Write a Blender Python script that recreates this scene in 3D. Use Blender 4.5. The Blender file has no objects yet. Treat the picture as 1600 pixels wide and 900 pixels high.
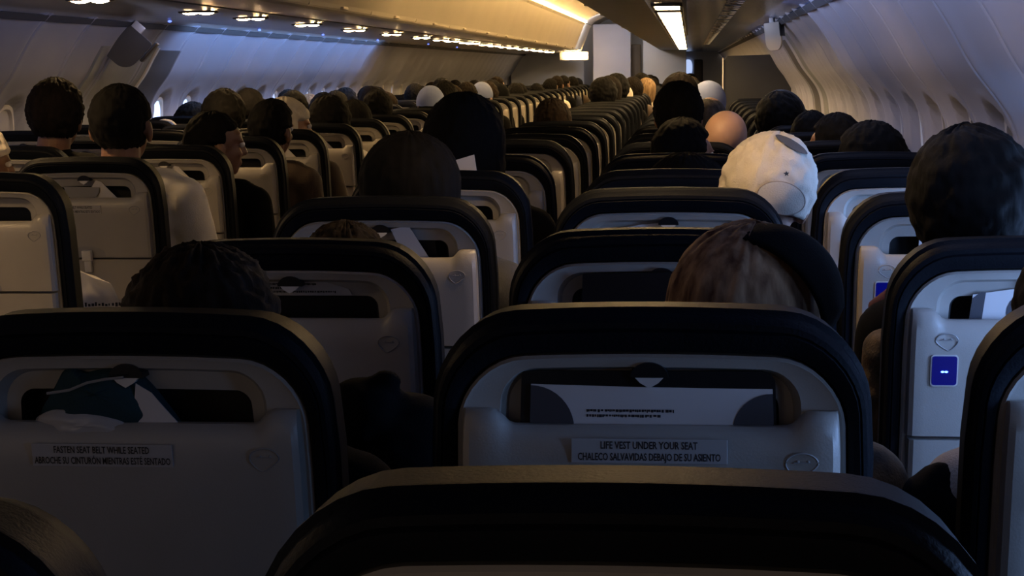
import bpy, bmesh, math, random
from mathutils import Vector, Matrix, noise
random.seed(4)
SC = bpy.context.scene
COL = SC.collection
PI = math.pi
# ------------------------------------------------------------------ camera
CAM = (0.0, 0.0, 1.36)
F_PX, YAW, PITCH, ROLL = 2692.0, 0.1035, 0.126, -0.0111
cd = bpy.data.cameras.new('camera'); cam = bpy.data.objects.new('camera', cd); COL.objects.link(cam)
cd.sensor_width = 36.0; cd.lens = F_PX / 1600 * 36; cd.clip_start = 0.02; cd.clip_end = 100
f = Vector((-math.sin(YAW) * math.cos(PITCH), math.cos(YAW) * math.cos(PITCH), -math.sin(PITCH)))
r = Vector((math.cos(YAW), math.sin(YAW), 0)); u = r.cross(f)
r2 = r * math.cos(ROLL) + u * math.sin(ROLL); u2 = -r * math.sin(ROLL) + u * math.cos(ROLL)
cam.matrix_world = Matrix(((r2.x, u2.x, -f.x, CAM[0]), (r2.y, u2.y, -f.y, CAM[1]), (r2.z, u2.z, -f.z, CAM[2]), (0, 0, 0, 1)))
SC.camera = cam
SC.view_settings.view_transform = 'Standard'; SC.view_settings.look = 'None'
SC.view_settings.exposure = 0.0; SC.view_settings.gamma = 1.0
# ------------------------------------------------------------------ world: dim cabin air behind the camera
W = bpy.data.worlds.new('world'); SC.world = W; W.use_nodes = True
W.node_tree.nodes['Background'].inputs[0].default_value = (1.0, 0.74, 0.56, 1)
W.node_tree.nodes['Background'].inputs[1].default_value = 0.36
# emission strengths of the lamps the cabin has
E_COVE, E_LAMP, E_STRIP, E_DAY = 80.0, 190.0, 40.0, 24.0
CX = -1.12
# ------------------------------------------------------------------ area lamps: blue wash on the side walls, plus an added closet fill
def area(name, loc, rot, sx, sy, power, col):
    l = bpy.data.lights.new(name, 'AREA'); l.shape = 'RECTANGLE'; l.size = sx; l.size_y = sy; l.energy = power; l.color = col
    o = bpy.data.objects.new(name, l); COL.objects.link(o); o.location = loc; o.rotation_euler = rot
    return o
WARM = (1.0, 0.70, 0.36)
DAY = (0.45, 0.62, 1.0)
# blue evening mood lamps hidden along the service-panel edges, washing the side walls
MOOD = (0.28, 0.48, 1.0)
area('mood_light_near_side', (.36, 4.6, 1.60), (0, -.85, 0), .10, 6.0, 9.0, (.45, .55, 1.0))
area('mood_light_near_side_far', (.36, 10.0, 1.60), (0, -.85, 0), .08, 6.0, 3.6, (.5, .6, 1.0))
area('closet_fill_light', (CX - .1, 26.4, 1.98), (1.25, 0, 0), .5, .2, 9.0, (.72, .80, 1.0))  # added cool fill aimed at the closet wall, no fitting of the galley
area('mood_light_far_side', (CX - 1.48, 12.2, 1.60), (0, .5, 0), .08, 6.0, 32.0, MOOD)
area('mood_light_far_side_near', (CX - 1.48, 5.2, 1.60), (0, .5, 0), .08, 7.0, 3.5, (.4, .5, 1.0))

# ------------------------------------------------------------------ materials
MATS = {}
def mat(name, col, rough=.5, noise_amt=0.0, nscale=8.0, bump=0.0, bscale=200.0, metal=0.0, emis=None, estr=0.0, spec=.5, stretch=None, col2=None, coat=0.0):
    if name in MATS: return MATS[name]
    m = bpy.data.materials.new(name); m.use_nodes = True; nt = m.node_tree; n = nt.nodes; L = nt.links
    b = n['Principled BSDF']
    b.inputs['Base Color'].default_value = (*col, 1); b.inputs['Roughness'].default_value = rough
    b.inputs['Metallic'].default_value = metal; b.inputs['Specular IOR Level'].default_value = spec
    b.inputs['Coat Weight'].default_value = coat
    tc = n.new('ShaderNodeTexCoord')
    src = tc.outputs['Object']
    if stretch:
        mp = n.new('ShaderNodeMapping'); mp.inputs['Scale'].default_value = stretch; L.new(src, mp.inputs['Vector']); src = mp.outputs['Vector']
    t = n.new('ShaderNodeTexNoise'); t.inputs['Scale'].default_value = nscale; t.inputs['Detail'].default_value = 4; L.new(src, t.inputs['Vector'])
    cr = n.new('ShaderNodeValToRGB'); cr.color_ramp.elements[0].position = .3; cr.color_ramp.elements[1].position = .7
    c2 = col2 or tuple(max(0, c * (1 - noise_amt)) for c in col)
    cr.color_ramp.elements[0].color = (*c2, 1); cr.color_ramp.elements[1].color = (*col, 1)
    L.new(t.outputs['Fac'], cr.inputs['Fac']); L.new(cr.outputs['Color'], b.inputs['Base Color'])
    if bump:
        t2 = n.new('ShaderNodeTexNoise'); t2.inputs['Scale'].default_value = bscale; t2.inputs['Detail'].default_value = 3; L.new(src, t2.inputs['Vector'])
        bp = n.new('ShaderNodeBump'); bp.inputs['Strength'].default_value = bump; bp.inputs['Distance'].default_value = .002
        L.new(t2.outputs['Fac'], bp.inputs['Height']); L.new(bp.outputs['Normal'], b.inputs['Normal'])
    if emis:
        b.inputs['Emission Color'].default_value = (*emis, 1); b.inputs['Emission Strength'].default_value = estr
    MATS[name] = m
    return m
LEATHER = mat('navy_leather', (.007, .008, .011), .55, .3, 6, .3, 260, spec=.06)
SHELL = mat('grey_seat_plastic', (.37, .345, .31), .42, .10, 14, .08, 500)
BOXP = mat('grey_tray_plastic', (.38, .352, .315), .38, .10, 9, .10, 450)
POCKET = mat('dark_pocket_lining', (.012, .012, .014), .7)
TAB = mat('black_hook_plastic', (.01, .01, .012), .35)
PALE = mat('pale_plastic', (.62, .60, .57), .35, .05)
METAL = mat('brushed_aluminium', (.75, .75, .77), .25, .1, 30, metal=1.0)
EMB = mat('embossed_plastic', (.30, .29, .28), .3)
INK = mat('black_ink', (.015, .015, .018), .6)
STICK = mat('grey_sticker_film', (.46, .44, .43), .25)
WALLM = mat('cabin_wall_plastic_shaded', (.27, .28, .33), .42, .12, 1.6, .10, 300, stretch=(1, 1, .4))  # same wall plastic as the other side, darkened for its dimmer light
WALLR = mat('cabin_wall_plastic_lit', (.46, .46, .50), .42, .12, 1.6, .10, 300, stretch=(1, 1, .4))  # same wall plastic, kept lighter as the brighter-lit side
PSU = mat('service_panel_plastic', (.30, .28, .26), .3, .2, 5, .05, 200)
PSUR = mat('service_panel_plastic_blue_sheen', (.10, .14, .25), .2, .3, 4, .05, 200, spec=.8)  # blue light reflected off the side wall is put into this colour
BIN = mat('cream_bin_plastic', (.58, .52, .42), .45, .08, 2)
BINR = mat('shaded_bin_plastic', (.075, .062, .052), .42, .3, 5)  # bin plastic darkened to carry the shade under the near-side bins
CEIL = mat('cream_ceiling_panel', (.55, .50, .42), .5, .06, 2)
CARPET = mat('dark_blue_carpet', (.02, .022, .035), .95, .4, 60, .4, 300)
ENDW = mat('white_closet_laminate', (.50, .52, .64), .5, .08, 3)
CREAM = mat('cream_bulkhead_laminate', (.42, .45, .50), .5, .08, 3)
DIVM = mat('dark_grey_partition', (.030, .032, .038), .5, .3, 3)
DARKP = mat('dark_grey_plastic', (.035, .033, .032), .45, .2, 10)
DOORD = mat('dark_door_lining', (.07, .07, .075), .5, .2, 6)
DOORL = mat('greenish_grey_door_lining', (.24, .25, .24), .5, .2, 4)
GASK = mat('dark_gap_filler', (.02, .02, .022), .8)
COVE = mat('cove_lamp_glow', (1, .8, .5), .5, emis=(1, .64, .25), estr=E_COVE)
LAMP = mat('lamp_lens_glow', (1, .85, .6), .4, emis=(1, .64, .28), estr=E_LAMP)
STRIP = mat('strip_lamp_glow', (1, .85, .6), .4, emis=(1, .66, .30), estr=E_STRIP)
DAYG = mat('daylit_window_sky', (.5, .6, .9), .4, emis=(.26, .47, 1.0), estr=E_DAY)
DAY3 = mat('dusk_window_sky', (.5, .6, .9), .4, emis=(.24, .47, 1.0), estr=E_DAY * .4)
DAY2 = mat('far_side_window_sky', (.5, .6, .9), .4, emis=(.50, .62, 1.0), estr=.9)
DAYE = mat('bright_evening_window_sky', (.5, .6, .9), .4, emis=(.50, .66, 1.0), estr=1.6)
DAYL = mat('pale_evening_window_sky', (.5, .6, .9), .4, emis=(.50, .64, 1.0), estr=.9)
DAYW = mat('sunlit_window_sky', (.8, .7, .5), .4, emis=(1.0, .85, .55), estr=.5)
SHADE = mat('window_blind_plastic', (.42, .42, .45), .4, .1, 5)
PAPER = mat('white_paper', (.66, .63, .62), .7, .05, 10)
CARDG = mat('slate_card_print', (.06, .058, .068), .5)
BLUEP = mat('blue_lit_socket_plastic', (.004, .006, .10), .3, emis=(.0, .0, .42), estr=.16)
BLUEL = mat('blue_led', (.1, .2, 1), .3, emis=(.05, .12, 1.0), estr=14)
BLUE_REFL = mat('blue_reflection_glow', (.1, .2, 1), .3, emis=(.12, .2, 1.0), estr=2.5)  # glow standing for blue reflections, no lamp of its own
SKIN = {'tan': mat('tan_skin', (.36, .19, .12), .5, .15, 20, .2, 300), 'brown': mat('brown_skin', (.20, .10, .06), .5, .15, 20, .2, 300),
        'pale': mat('light_skin', (.50, .30, .21), .5, .1, 20, .2, 300)}
EYE = mat('eyeball', (.7, .68, .65), .15)
def hairm(name, c, c2): return mat(name, c, .85, bump=.45, bscale=18, nscale=9, stretch=(6, 6, .8), col2=c2, spec=.12)
HAIR = {'black': hairm('black_hair', (.006, .005, .0045), (.002, .002, .002)), 'brown': hairm('brown_hair', (.026, .016, .010), (.006, .004, .003)),
        'dark': hairm('dark_brown_hair', (.012, .008, .006), (.004, .003, .002)), 'auburn': hairm('auburn_highlighted_hair', (.42, .26, .15), (.06, .025, .016)),
        'fair': hairm('fair_hair', (.30, .20, .11), (.10, .06, .03)), 'grey': hairm('greying_hair', (.13, .115, .10), (.04, .035, .03))}
def cloth(name, c, **k): return mat(name, c, .85, .25, 12, .5, 350, **k)
CL = {'black': mat('black_cloth', (.0035, .0035, .004), .95, .2, 12, .2, 350, spec=.1), 'white': cloth('white_shirt_cloth', (.88, .83, .74)), 'navy': cloth('navy_cloth', (.02, .025, .05)),
      'grey': cloth('grey_cloth', (.09, .09, .095)), 'yellow': cloth('yellow_cloth', (.55, .40, .14)), 'maroon': cloth('dark_red_cloth', (.07, .008, .012)),
      'beige': cloth('beige_cloth', (.52, .44, .36)), 'brown': cloth('brown_cloth', (.07, .045, .03)), 'camo': mat('mottled_brown_cloth', (.16, .10, .045), .85, bump=.5, bscale=300, nscale=34, col2=(.022, .014, .008)),
      'cap': cloth('cream_white_cap_cloth', (.64, .58, .48)), 'wcap': cloth('white_cap_cloth', (.15, .19, .36)), 'teal': cloth('dark_teal_cloth', (.008, .045, .060)), 'denim': cloth('dark_denim', (.02, .025, .04))}
# ------------------------------------------------------------------ helpers
def mesh_obj(name, verts, faces, m, parent=None, loc=None, smooth=35, mats=None, fmat=None):
    me = bpy.data.meshes.new(name); me.from_pydata([tuple(v) for v in verts], [], faces); 
    if mats:
        for q in mats: me.materials.append(q)
        if fmat: me.polygons.foreach_set('material_index', fmat)
    else: me.materials.append(m)
    bm = bmesh.new(); bm.from_mesh(me); bmesh.ops.recalc_face_normals(bm, faces=bm.faces); bm.to_mesh(me); bm.free()
    finish(me, smooth)
    return link(name, me, parent, loc)
def finish(me, smooth=35):
    if smooth:
        me.polygons.foreach_set('use_smooth', [True] * len(me.polygons)); me.set_sharp_from_angle(angle=math.radians(smooth))
    me.update()
def link(name, me, parent=None, loc=None):
    o = bpy.data.objects.new(name, me); COL.objects.link(o)
    if parent: o.parent = parent
    if loc: o.location = loc
    return o
def thing(name, label, cat, loc=(0, 0, 0), group=None):
    o = bpy.data.objects.new(name, None); COL.objects.link(o); o.location = loc; o.empty_display_size = .05
    return tag(o, label, cat, group)
def tag(o, label, cat, group=None):
    o['label'] = label; o['category'] = cat
    if group: o['group'] = group
    return o
def struct(o): o['kind'] = 'structure'; return o
def copy_tree(o):
    r = o.copy(); COL.objects.link(r)
    for ch in list(o.children):
        c = ch.copy(); COL.objects.link(c); c.parent = r; c.matrix_parent_inverse = ch.matrix_parent_inverse
        for g in list(ch.children):
            d = g.copy(); COL.objects.link(d); d.parent = c; d.matrix_parent_inverse = g.matrix_parent_inverse
    return r
def sm(a, b, x):
    t = max(0.0, min(1.0, (x - a) / (b - a))); return t * t * (3 - 2 * t)
class G:                                     # geometry bag
    def __init__(s): s.v = []; s.f = []; s.m = []
    def add(s, v, f, mi=0):
        k = len(s.v); s.v += [tuple(q) for q in v]; s.f += [tuple(i + k for i in q) for q in f]; s.m += [mi] * len(f)
    def box(s, x0, x1, y0, y1, z0, z1, mi=0, b=0.0):
        if b <= 0:
            v = [(x, y, z) for x in (x0, x1) for y in (y0, y1) for z in (z0, z1)]
            s.add(v, [(0, 1, 3, 2), (4, 6, 7, 5), (0, 4, 5, 1), (2, 3, 7, 6), (0, 2, 6, 4), (1, 5, 7, 3)], mi); return
        bm = bmesh.new(); bmesh.ops.create_cube(bm, size=1)
        for q in bm.verts: q.co = Vector(((x0 + x1) / 2 + q.co.x * (x1 - x0), (y0 + y1) / 2 + q.co.y * (y1 - y0), (z0 + z1) / 2 + q.co.z * (z1 - z0)))
        bmesh.ops.bevel(bm, geom=bm.edges[:], offset=b, segments=3, profile=.5, affect='EDGES')
        bm.verts.index_update(); s.add([q.co[:] for q in bm.verts], [tuple(w.index for w in p.verts) for p in bm.faces], mi); bm.free()
    def ell(s, c, rad, M=None, seg=16, rings=10, mi=0):
        v = []; f_ = []
        for i in range(rings + 1):
            th = PI * i / rings
            for j in range(seg):
                ph = 2 * PI * j / seg; p = Vector((rad[0] * math.sin(th) * math.cos(ph), rad[1] * math.sin(th) * math.sin(ph), rad[2] * math.cos(th)))
                if M: p = M @ p
                v.append((c[0] + p.x, c[1] + p.y, c[2] + p.z))
        for i in range(rings):
            for j in range(seg):
                a = i * seg + j; b = i * seg + (j + 1) % seg; f_.append((a, b, b + seg, a + seg))
        s.add(v, f_, mi)
    def cap(s, a, b, ra, rb, seg=14, mi=0):  # tapered limb with round ends
        a = Vector(a); b = Vector(b); d = b - a; L = d.length; q = d.to_track_quat('Z', 'Y') if L > 1e-6 else Matrix.Identity(3).to_quaternion()
        v = []; f_ = []; N = 5; prof = []
        for i in range(N): t = PI / 2 * (1 - i / N); prof.append((ra * math.cos(t), -ra * math.sin(t)))
        prof += [(ra, 0), (rb, L)]
        for i in range(1, N + 1): t = PI / 2 * i / N; prof.append((rb * math.cos(t), L + rb * math.sin(t)))
        for (rr_, z) in prof:
            rr_ = max(rr_, 1e-4)
            for j in range(seg):
                p = a + q @ Vector((rr_ * math.cos(2 * PI * j / seg), rr_ * math.sin(2 * PI * j / seg), z)); v.append(p)
        n = len(prof)
        for i in range(n - 1):
            for j in range(seg): A = i * seg + j; B = i * seg + (j + 1) % seg; f_.append((A, B, B + seg, A + seg))
        f_.append(tuple(range(seg))[::-1]); f_.append(tuple(range((n - 1) * seg, n * seg)))
        s.add(v, f_, mi)
    def tube(s, pts, rad, seg=8, closed=False, mi=0):
        n = len(pts); v = []; f_ = []
        for i, p in enumerate(pts):
            p = Vector(p); a = Vector(pts[(i - 1) % n] if closed or i > 0 else pts[0]); b = Vector(pts[(i + 1) % n] if closed or i < n - 1 else pts[-1])
            q = (b - a).to_track_quat('Z', 'Y')
            for j in range(seg): v.append(p + q @ Vector((rad * math.cos(2 * PI * j / seg), rad * math.sin(2 * PI * j / seg), 0)))
        for i in range(n if closed else n - 1):
            k = (i + 1) % n
            for j in range(seg): f_.append((i * seg + j, i * seg + (j + 1) % seg, k * seg + (j + 1) % seg, k * seg + j))
        if not closed: f_.append(tuple(range(seg))[::-1]); f_.append(tuple(range((n - 1) * seg, n * seg)))
        s.add(v, f_, mi)
    def obj(s, name, m, parent=None, smooth=35, loc=None, mats=None, fn=None):
        v = [fn(*p) for p in s.v] if fn else s.v
        return mesh_obj(name, v, s.f, m, parent, loc, smooth, mats, s.m if mats else None)
    def remesh(s, name, m, voxel, it=4, fac=.5, fn=None):
        o = s.obj(name, m, None, 0, fn=fn); md = o.modifiers.new('r', 'REMESH'); md.mode = 'VOXEL'; md.voxel_size = voxel; md.use_smooth_shade = True
        ms = o.modifiers.new('s', 'SMOOTH'); ms.factor = fac; ms.iterations = it
        dg = bpy.context.evaluated_depsgraph_get(); me = bpy.data.meshes.new_from_object(o.evaluated_get(dg)); me.name = name
        old = o.data; bpy.data.objects.remove(o); bpy.data.meshes.remove(old)
        me.polygons.foreach_set('use_smooth', [True] * len(me.polygons))
        if not me.materials: me.materials.append(m)
        return me
def rr(w, top, bot, rt, rb, y, bow=0.0, K=8, NT=14, NS=10, cx=0.0):   # rounded rectangle ring in the xz plane
    P = []
    def arc(cx_, cz, r_, a0, a1):
        for i in range(K + 1): a = a0 + (a1 - a0) * i / K; P.append((cx_ + r_ * math.cos(a), cz + r_ * math.sin(a)))
    for i in range(NS): P.append((-w, bot + rb + (top - rt - bot - rb) * i / NS))
    arc(-w + rt, top - rt, rt, PI, PI / 2)
    for i in range(1, NT): P.append((-w + rt + (2 * w - 2 * rt) * i / NT, top))
    arc(w - rt, top - rt, rt, PI / 2, 0)
    for i in range(1, NS + 1): P.append((w, top - rt + (bot + rb - top + rt) * i / NS))
    arc(w - rb, bot + rb, rb, 0, -PI / 2)
    for i in range(1, NT): P.append((w - rb - (2 * w - 2 * rb) * i / NT, bot))
    arc(-w + rb, bot + rb, rb, -PI / 2, -PI)
    P.pop()
    return [(x + cx, y, z - bow * (x / max(w, .01)) ** 2 * sm(bot, top, z)) for x, z in P]
def loft(rings, g, cap0=True, cap1=True, mis=None):
    n = len(rings[0]); k = len(g.v)
    for R_ in rings: g.v += R_
    for i in range(len(rings) - 1):
        for j in range(n):
            g.f.append((k + i * n + j, k + i * n + (j + 1) % n, k + (i + 1) * n + (j + 1) % n, k + (i + 1) * n + j)); g.m.append(mis[i] if mis else 0)
    if cap0: g.f.append(tuple(range(k, k + n))); g.m.append(mis[0] if mis else 0)
    if cap1: g.f.append(tuple(range(k + (len(rings) - 1) * n, k + len(rings) * n))); g.m.append(mis[-1] if mis else 0)
def text_mesh(lines, size, width, gap, ext=.0004):
    """flat lettering in the xz plane facing -y, centred, lines of given width"""
    g = G(); 
    for i, (s_, w_) in enumerate(lines):
        c = bpy.data.curves.new('t', 'FONT'); c.body = s_; c.size = size; c.align_x = 'CENTER'; c.align_y = 'CENTER'; c.resolution_u = 2; c.offset = size * .018
        o = bpy.data.objects.new('t', c); COL.objects.link(o); dg = bpy.context.evaluated_depsgraph_get(); me = bpy.data.meshes.new_from_object(o.evaluated_get(dg))
        xs = [v.co.x for v in me.vertices]; k = w_ / (max(xs) - min(xs)); mx = (max(xs) + min(xs)) / 2
        g.add([((v.co.x - mx) * k, -ext, v.co.y - gap * i) for v in me.vertices], [tuple(p.vertices) for p in me.polygons])
        bpy.data.objects.remove(o); bpy.data.curves.remove(c); bpy.data.meshes.remove(me)
    return g
ORD = ['first', 'second', 'third', 'fourth', 'fifth', 'sixth', 'seventh', 'eighth', 'ninth', 'tenth', 'eleventh', 'twelfth', 'thirteenth', 'fourteenth', 'fifteenth', 'sixteenth', 'seventeenth', 'eighteenth', 'nineteenth', 'twentieth']
# ================================================================== SETTING
PROF = [(1.75, 0.0), (1.86, .3), (1.91, .6), (1.92, .9), (1.905, 1.10), (1.89, 1.22), (1.845, 1.30), (1.785, 1.37), (1.735, 1.46), (1.66, 1.56), (1.60, 1.612)]
PROF = [(1.75, 0.0), (1.86, .3), (1.91, .6), (1.92, .9), (1.91, 1.08), (1.885, 1.22), (1.79, 1.355), (1.735, 1.45), (1.675, 1.54), (1.60, 1.622)]
def prof(t):                                  # smooth curve through the profile, t 0..1
    n = len(PROF) - 1; x = t * n; i = min(int(x), n - 1); q = x - i
    p0 = PROF[max(i - 1, 0)]; p1 = PROF[i]; p2 = PROF[i + 1]; p3 = PROF[min(i + 2, n)]
    h = lambda a, b, c, d: .5 * (2 * b + (c - a) * q + (2 * a - 5 * b + 4 * c - d) * q * q + (3 * b - a - 3 * c + d) * q ** 3)
    return h(p0[0], p1[0], p2[0], p3[0]), h(p0[1], p1[1], p2[1], p3[1])
WZ, WP, W0 = 1.045, .56, 4.40
Y0, Y1 = -1.6, 29.6
PT = [prof(i / 72) for i in range(73)]
def wall_u(z):
    for a, b in zip(PT, PT[1:]):
        if a[1] <= z <= b[1]: return a[0] + (b[0] - a[0]) * (z - a[1]) / max(1e-6, b[1] - a[1])
    return PT[-1][0]
def side_wall(name, s, m):
    ys = []; y = Y0
    while y < Y1:
        w0 = W0 + (.25 if s < 0 else 0); k = ((y - w0) / WP) % 1.0            # .5 = seam between two window bays
        ys.append(y); d = abs(k - .5)
        y += .007 if d < .035 else (.028 if y < 14 else .056)
    n = len(PT); v = []; f_ = []
    for y in ys:
        k = ((y - W0 - (.25 if s < 0 else 0)) / WP + .5) % 1.0 - .5; dy = k * WP; e = abs(abs(k) - .5) * WP
        rib = .022 * math.exp(-(e / .075) ** 2) - .012 * math.exp(-(e / .007) ** 2)
        for (uu, z) in PT:
            q = (abs(dy / .150) ** 2.6 + abs((z - WZ) / .225) ** 2.6)
            pocket = .040 * (1 - sm(.62, 1.0, q))
            lip = .006 * math.exp(-((q - 1.08) / .12) ** 2)
            amp = rib * sm(.1, .5, z)
            uo = uu - amp * 1.0 + pocket - lip - .006 * math.cos(2 * PI * k) * 0
            v.append((CX + s * uo, y, z))
    for i in range(len(ys) - 1):
        for j in range(n - 1): a = i * n + j; f_.append((a, a + 1, a + n + 1, a + n))
    return struct(mesh_obj(name, v, f_, m, smooth=60))
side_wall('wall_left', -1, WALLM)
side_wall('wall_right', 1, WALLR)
def oval(a, b, n=32, p=2.6):
    return [(math.copysign(abs(math.cos(t)) ** (2 / p), math.cos(t)) * a, math.copysign(abs(math.sin(t)) ** (2 / p), math.sin(t)) * b) for t in [2 * PI * i / n for i in range(n)]]
def window(i, s, y, kind, n=[0]):
    """oval cabin window: frame ring, pane or pulled blind"""
    n[0] += 1; uu = wall_u(WZ) + .036
    R = struct(thing_s('window_%d' % n[0], (CX + s * uu, y, WZ)))
    dv = lambda c: s * (wall_u(WZ + c) - wall_u(WZ)) 
    rings = [[(s * x - s * .004 + dv(c), a, c) for a, c in oval(A, B)] for (x, A, B) in ((.0, .128, .185), (-.012, .124, .180), (-.012, .112, .165), (.004, .106, .158))]
    g = G(); loft(rings, g, False, False); g.obj('frame', PALE if kind != 'x' else DARKP, R)
    g = G(); k_ = 9; rows = []
    for i in range(k_ + 1):
        c = -.160 + .320 * i / k_; w_ = .110 * max(.04, 1 - (abs(c) / .1601) ** 2.6) ** (1 / 2.6); rows += [(dv(c) - s * .003, -w_, c), (dv(c) - s * .003, w_, c)]
    g.add(rows, [(2 * i, 2 * i + 1, 2 * i + 3, 2 * i + 2) for i in range(k_)])
    if kind == 'shade':
        g2 = G(); g2.box(dv(-.12) - .009, dv(-.12) + .009, -.03, .03, -.125, -.115, b=.002); g2.obj('blind_handle', PALE, R)
        g.obj('blind', SHADE, R)
    else: g.obj('pane', {'day': DAYG, 'day2': DAY2, 'day3': DAY3, 'low': DAYL, 'dusk': DAYE, 'sun': DAYW}[kind], R)
def thing_s(name, loc):
    o = bpy.data.objects.new(name, None); COL.objects.link(o); o.location = loc; o.empty_display_size = .05; return o
for k in range(-10, 44):
    y = W0 + WP * k
    if y > 28: break
    if y < 3.9: window(k, 1, y, 'day' if y > 1.5 else 'day3' if y > .9 else 'shade')
    else:
        kind = 'shade'
        if k in (3,4): kind = 'low'
        if k in (12, 13): kind = 'sun'
        if k in (20, 24): kind = 'low'
        window(k, 1, y, kind)
for k in range(-10, 44):
    y = W0 + .25 + WP * k
    if y > 28: break
    if k in (8,): continue
    kind = 'shade'
    if y < 7.0: kind = 'day2'
    if k in (9, 10): kind = 'dusk'
    if k in (12, 14, 16, 17): kind = 'low'
    if k in (20, 23): kind = 'low'
    window(k, -1, y, kind)
# floor, ceiling, service panels
g = G(); g.box(CX - 1.78, CX + 1.78, Y0, Y1, -.03, 0); struct(g.obj('floor', CARPET, smooth=0))
def strip(name, pts, m, y0=Y0, y1=Y1, th=.012, ny=1, smooth=40):
    """a panel that follows a cross-section polyline along the cabin"""
    n = len(pts); v = []; f_ = []
    nor = []
    for i, p in enumerate(pts):
        a = pts[max(0, i - 1)]; b = pts[min(n - 1, i + 1)]; d = Vector((b[0] - a[0], b[1] - a[1])).normalized(); nor.append(Vector((-d.y, d.x)))
    for y in [y0, y1]:
        for p in pts: v.append((p[0], y, p[1]))
        for p, q in zip(pts, nor): v.append((p[0] + q.x * th, y, p[1] + q.y * th))
    m2 = 2 * n
    for i in range(n - 1):
        f_.append((i, i + 1, m2 + i + 1, m2 + i)); f_.append((n + i, m2 + n + i, m2 + n + i + 1, n + i + 1))
    for i in (0, n - 1): f_.append((i, n + i, m2 + n + i, m2 + i))
    for b in (0, m2):
        for i in range(n - 1): f_.append((b + i, b + n + i, b + n + i + 1, b + i + 1))
    return mesh_obj(name, v, f_, m, smooth=smooth)
cp = [(CX + .47 * math.sin(a) / math.sin(1.25), 2.06 + .16 * (math.cos(a) - math.cos(1.25)) / (1 - math.cos(1.25))) for a in [(-1.25 + 2.5 * i / 16) for i in range(17)]]
struct(strip('ceiling', cp, CEIL, y0=3.0, y1=29.6))
struct(strip('ceiling.001', [(p[0], p[1] + .001) for p in cp], CEIL, y0=Y0, y1=2.99))
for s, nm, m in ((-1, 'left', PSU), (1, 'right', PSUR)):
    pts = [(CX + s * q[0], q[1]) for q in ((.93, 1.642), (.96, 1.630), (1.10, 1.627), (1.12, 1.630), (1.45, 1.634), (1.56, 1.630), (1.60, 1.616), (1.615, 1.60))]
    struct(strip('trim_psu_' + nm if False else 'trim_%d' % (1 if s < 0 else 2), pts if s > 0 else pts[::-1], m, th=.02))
# dark gap line between side panel and service panel
for s in (-1, 1):
    struct(strip('trim_%d' % (3 if s < 0 else 4), [(CX + s * 1.596, 1.614), (CX + s * 1.618, 1.590)][::s], GASK, th=-.006))
# far end walls
def wallbox(name, x0, x1, y0, y1, z0, z1, m, b=.01):
    g = G(); g.box(x0, x1, y0, y1, z0, z1, b=b); return struct(g.obj(name, m))
wallbox('wall_far', CX - 1.9, CX + 1.9, 29.6, 29.66, 0, 2.3, CREAM)
wallbox('partition_closet', -1.565, -.955, 28.2, 28.6, 0, 2.075, ENDW)
wallbox('partition_galley', -.75, -.06, 27.9, 28.3, 0, 1.9, CREAM)
wallbox('partition_galley_side', -.952, -.80, 28.45, 28.6, 0, 1.75, mat('brown_doorway', (.10, .07, .04), .6, .2))
wallbox('partition_window_block', CX - 1.85, -1.75, 28.8, 28.9, 0, 1.66, CREAM)
wallbox('door_1', .06, .22, 29.52, 29.58, .2, 1.50, DARKP, .03)
g = G(); g.add([(x, 0, z) for x, z in oval(.07, .14)], [tuple(range(32))]); struct(g.obj('window_99', DAYL, loc=(0.0 - .03, 29.56, 1.36)))
# partition across the window seats on the near side of the far cabin
g = G(); pts = [(.25, 0), (.25, 1.41), (.28, 1.445), (.60, 1.452), (.625, 1.44), (.66, 1.36), (.755, 1.2), (.76, .5), (.70, 0)]
g.add([(x, 13.15, z) for x, z in pts] + [(x, 13.2, z) for x, z in pts], [tuple(range(9))[::-1], tuple(range(9, 18))] + [(i, (i + 1) % 9, (i + 1) % 9 + 9, i + 9) for i in range(9)])
struct(g.obj('partition_window_seats', DIVM, smooth=20))
g = G(); g.box(.244, .252, 13.13, 13.22, .3, 1.43, b=.002); struct(g.obj('trim_5', PALE))
# exit door on the far window side
def door_strip(name, s, ya, yb, m, out, zt=1.50):
    v = []; f_ = []; P = [p for p in PT if .25 < p[1] < zt]
    for y, o in ((ya, 0), (ya, out), (yb, out), (yb, 0)):
        for uu, z in P: v.append((CX + s * (uu - o + .01), y, z))
    n = len(P)
    for i in range(3):
        for j in range(n - 1): a = i * n + j; f_.append((a, a + 1, a + n + 1, a + n))
    f_.append((n - 1, 2 * n - 1, 3 * n - 1, 4 * n - 1)); return mesh_obj(name, v, f_, m, smooth=40)
struct(door_strip('door_2', -1, 8.15, 8.98, DOORL, .026, 1.50))
struct(door_strip('trim_6', -1, 9.02, 9.44, DOORD, .030, 1.49))
struct(door_strip('trim_7', -1, 8.985, 9.015, PALE, .036, 1.50))
struct(door_strip('trim_8', 1, 10.35, 10.95, DOORD, .028, 1.52))
struct(door_strip('trim_9', 1, 9.9, 10.3, DOORL, .020, 1.56))
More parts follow.
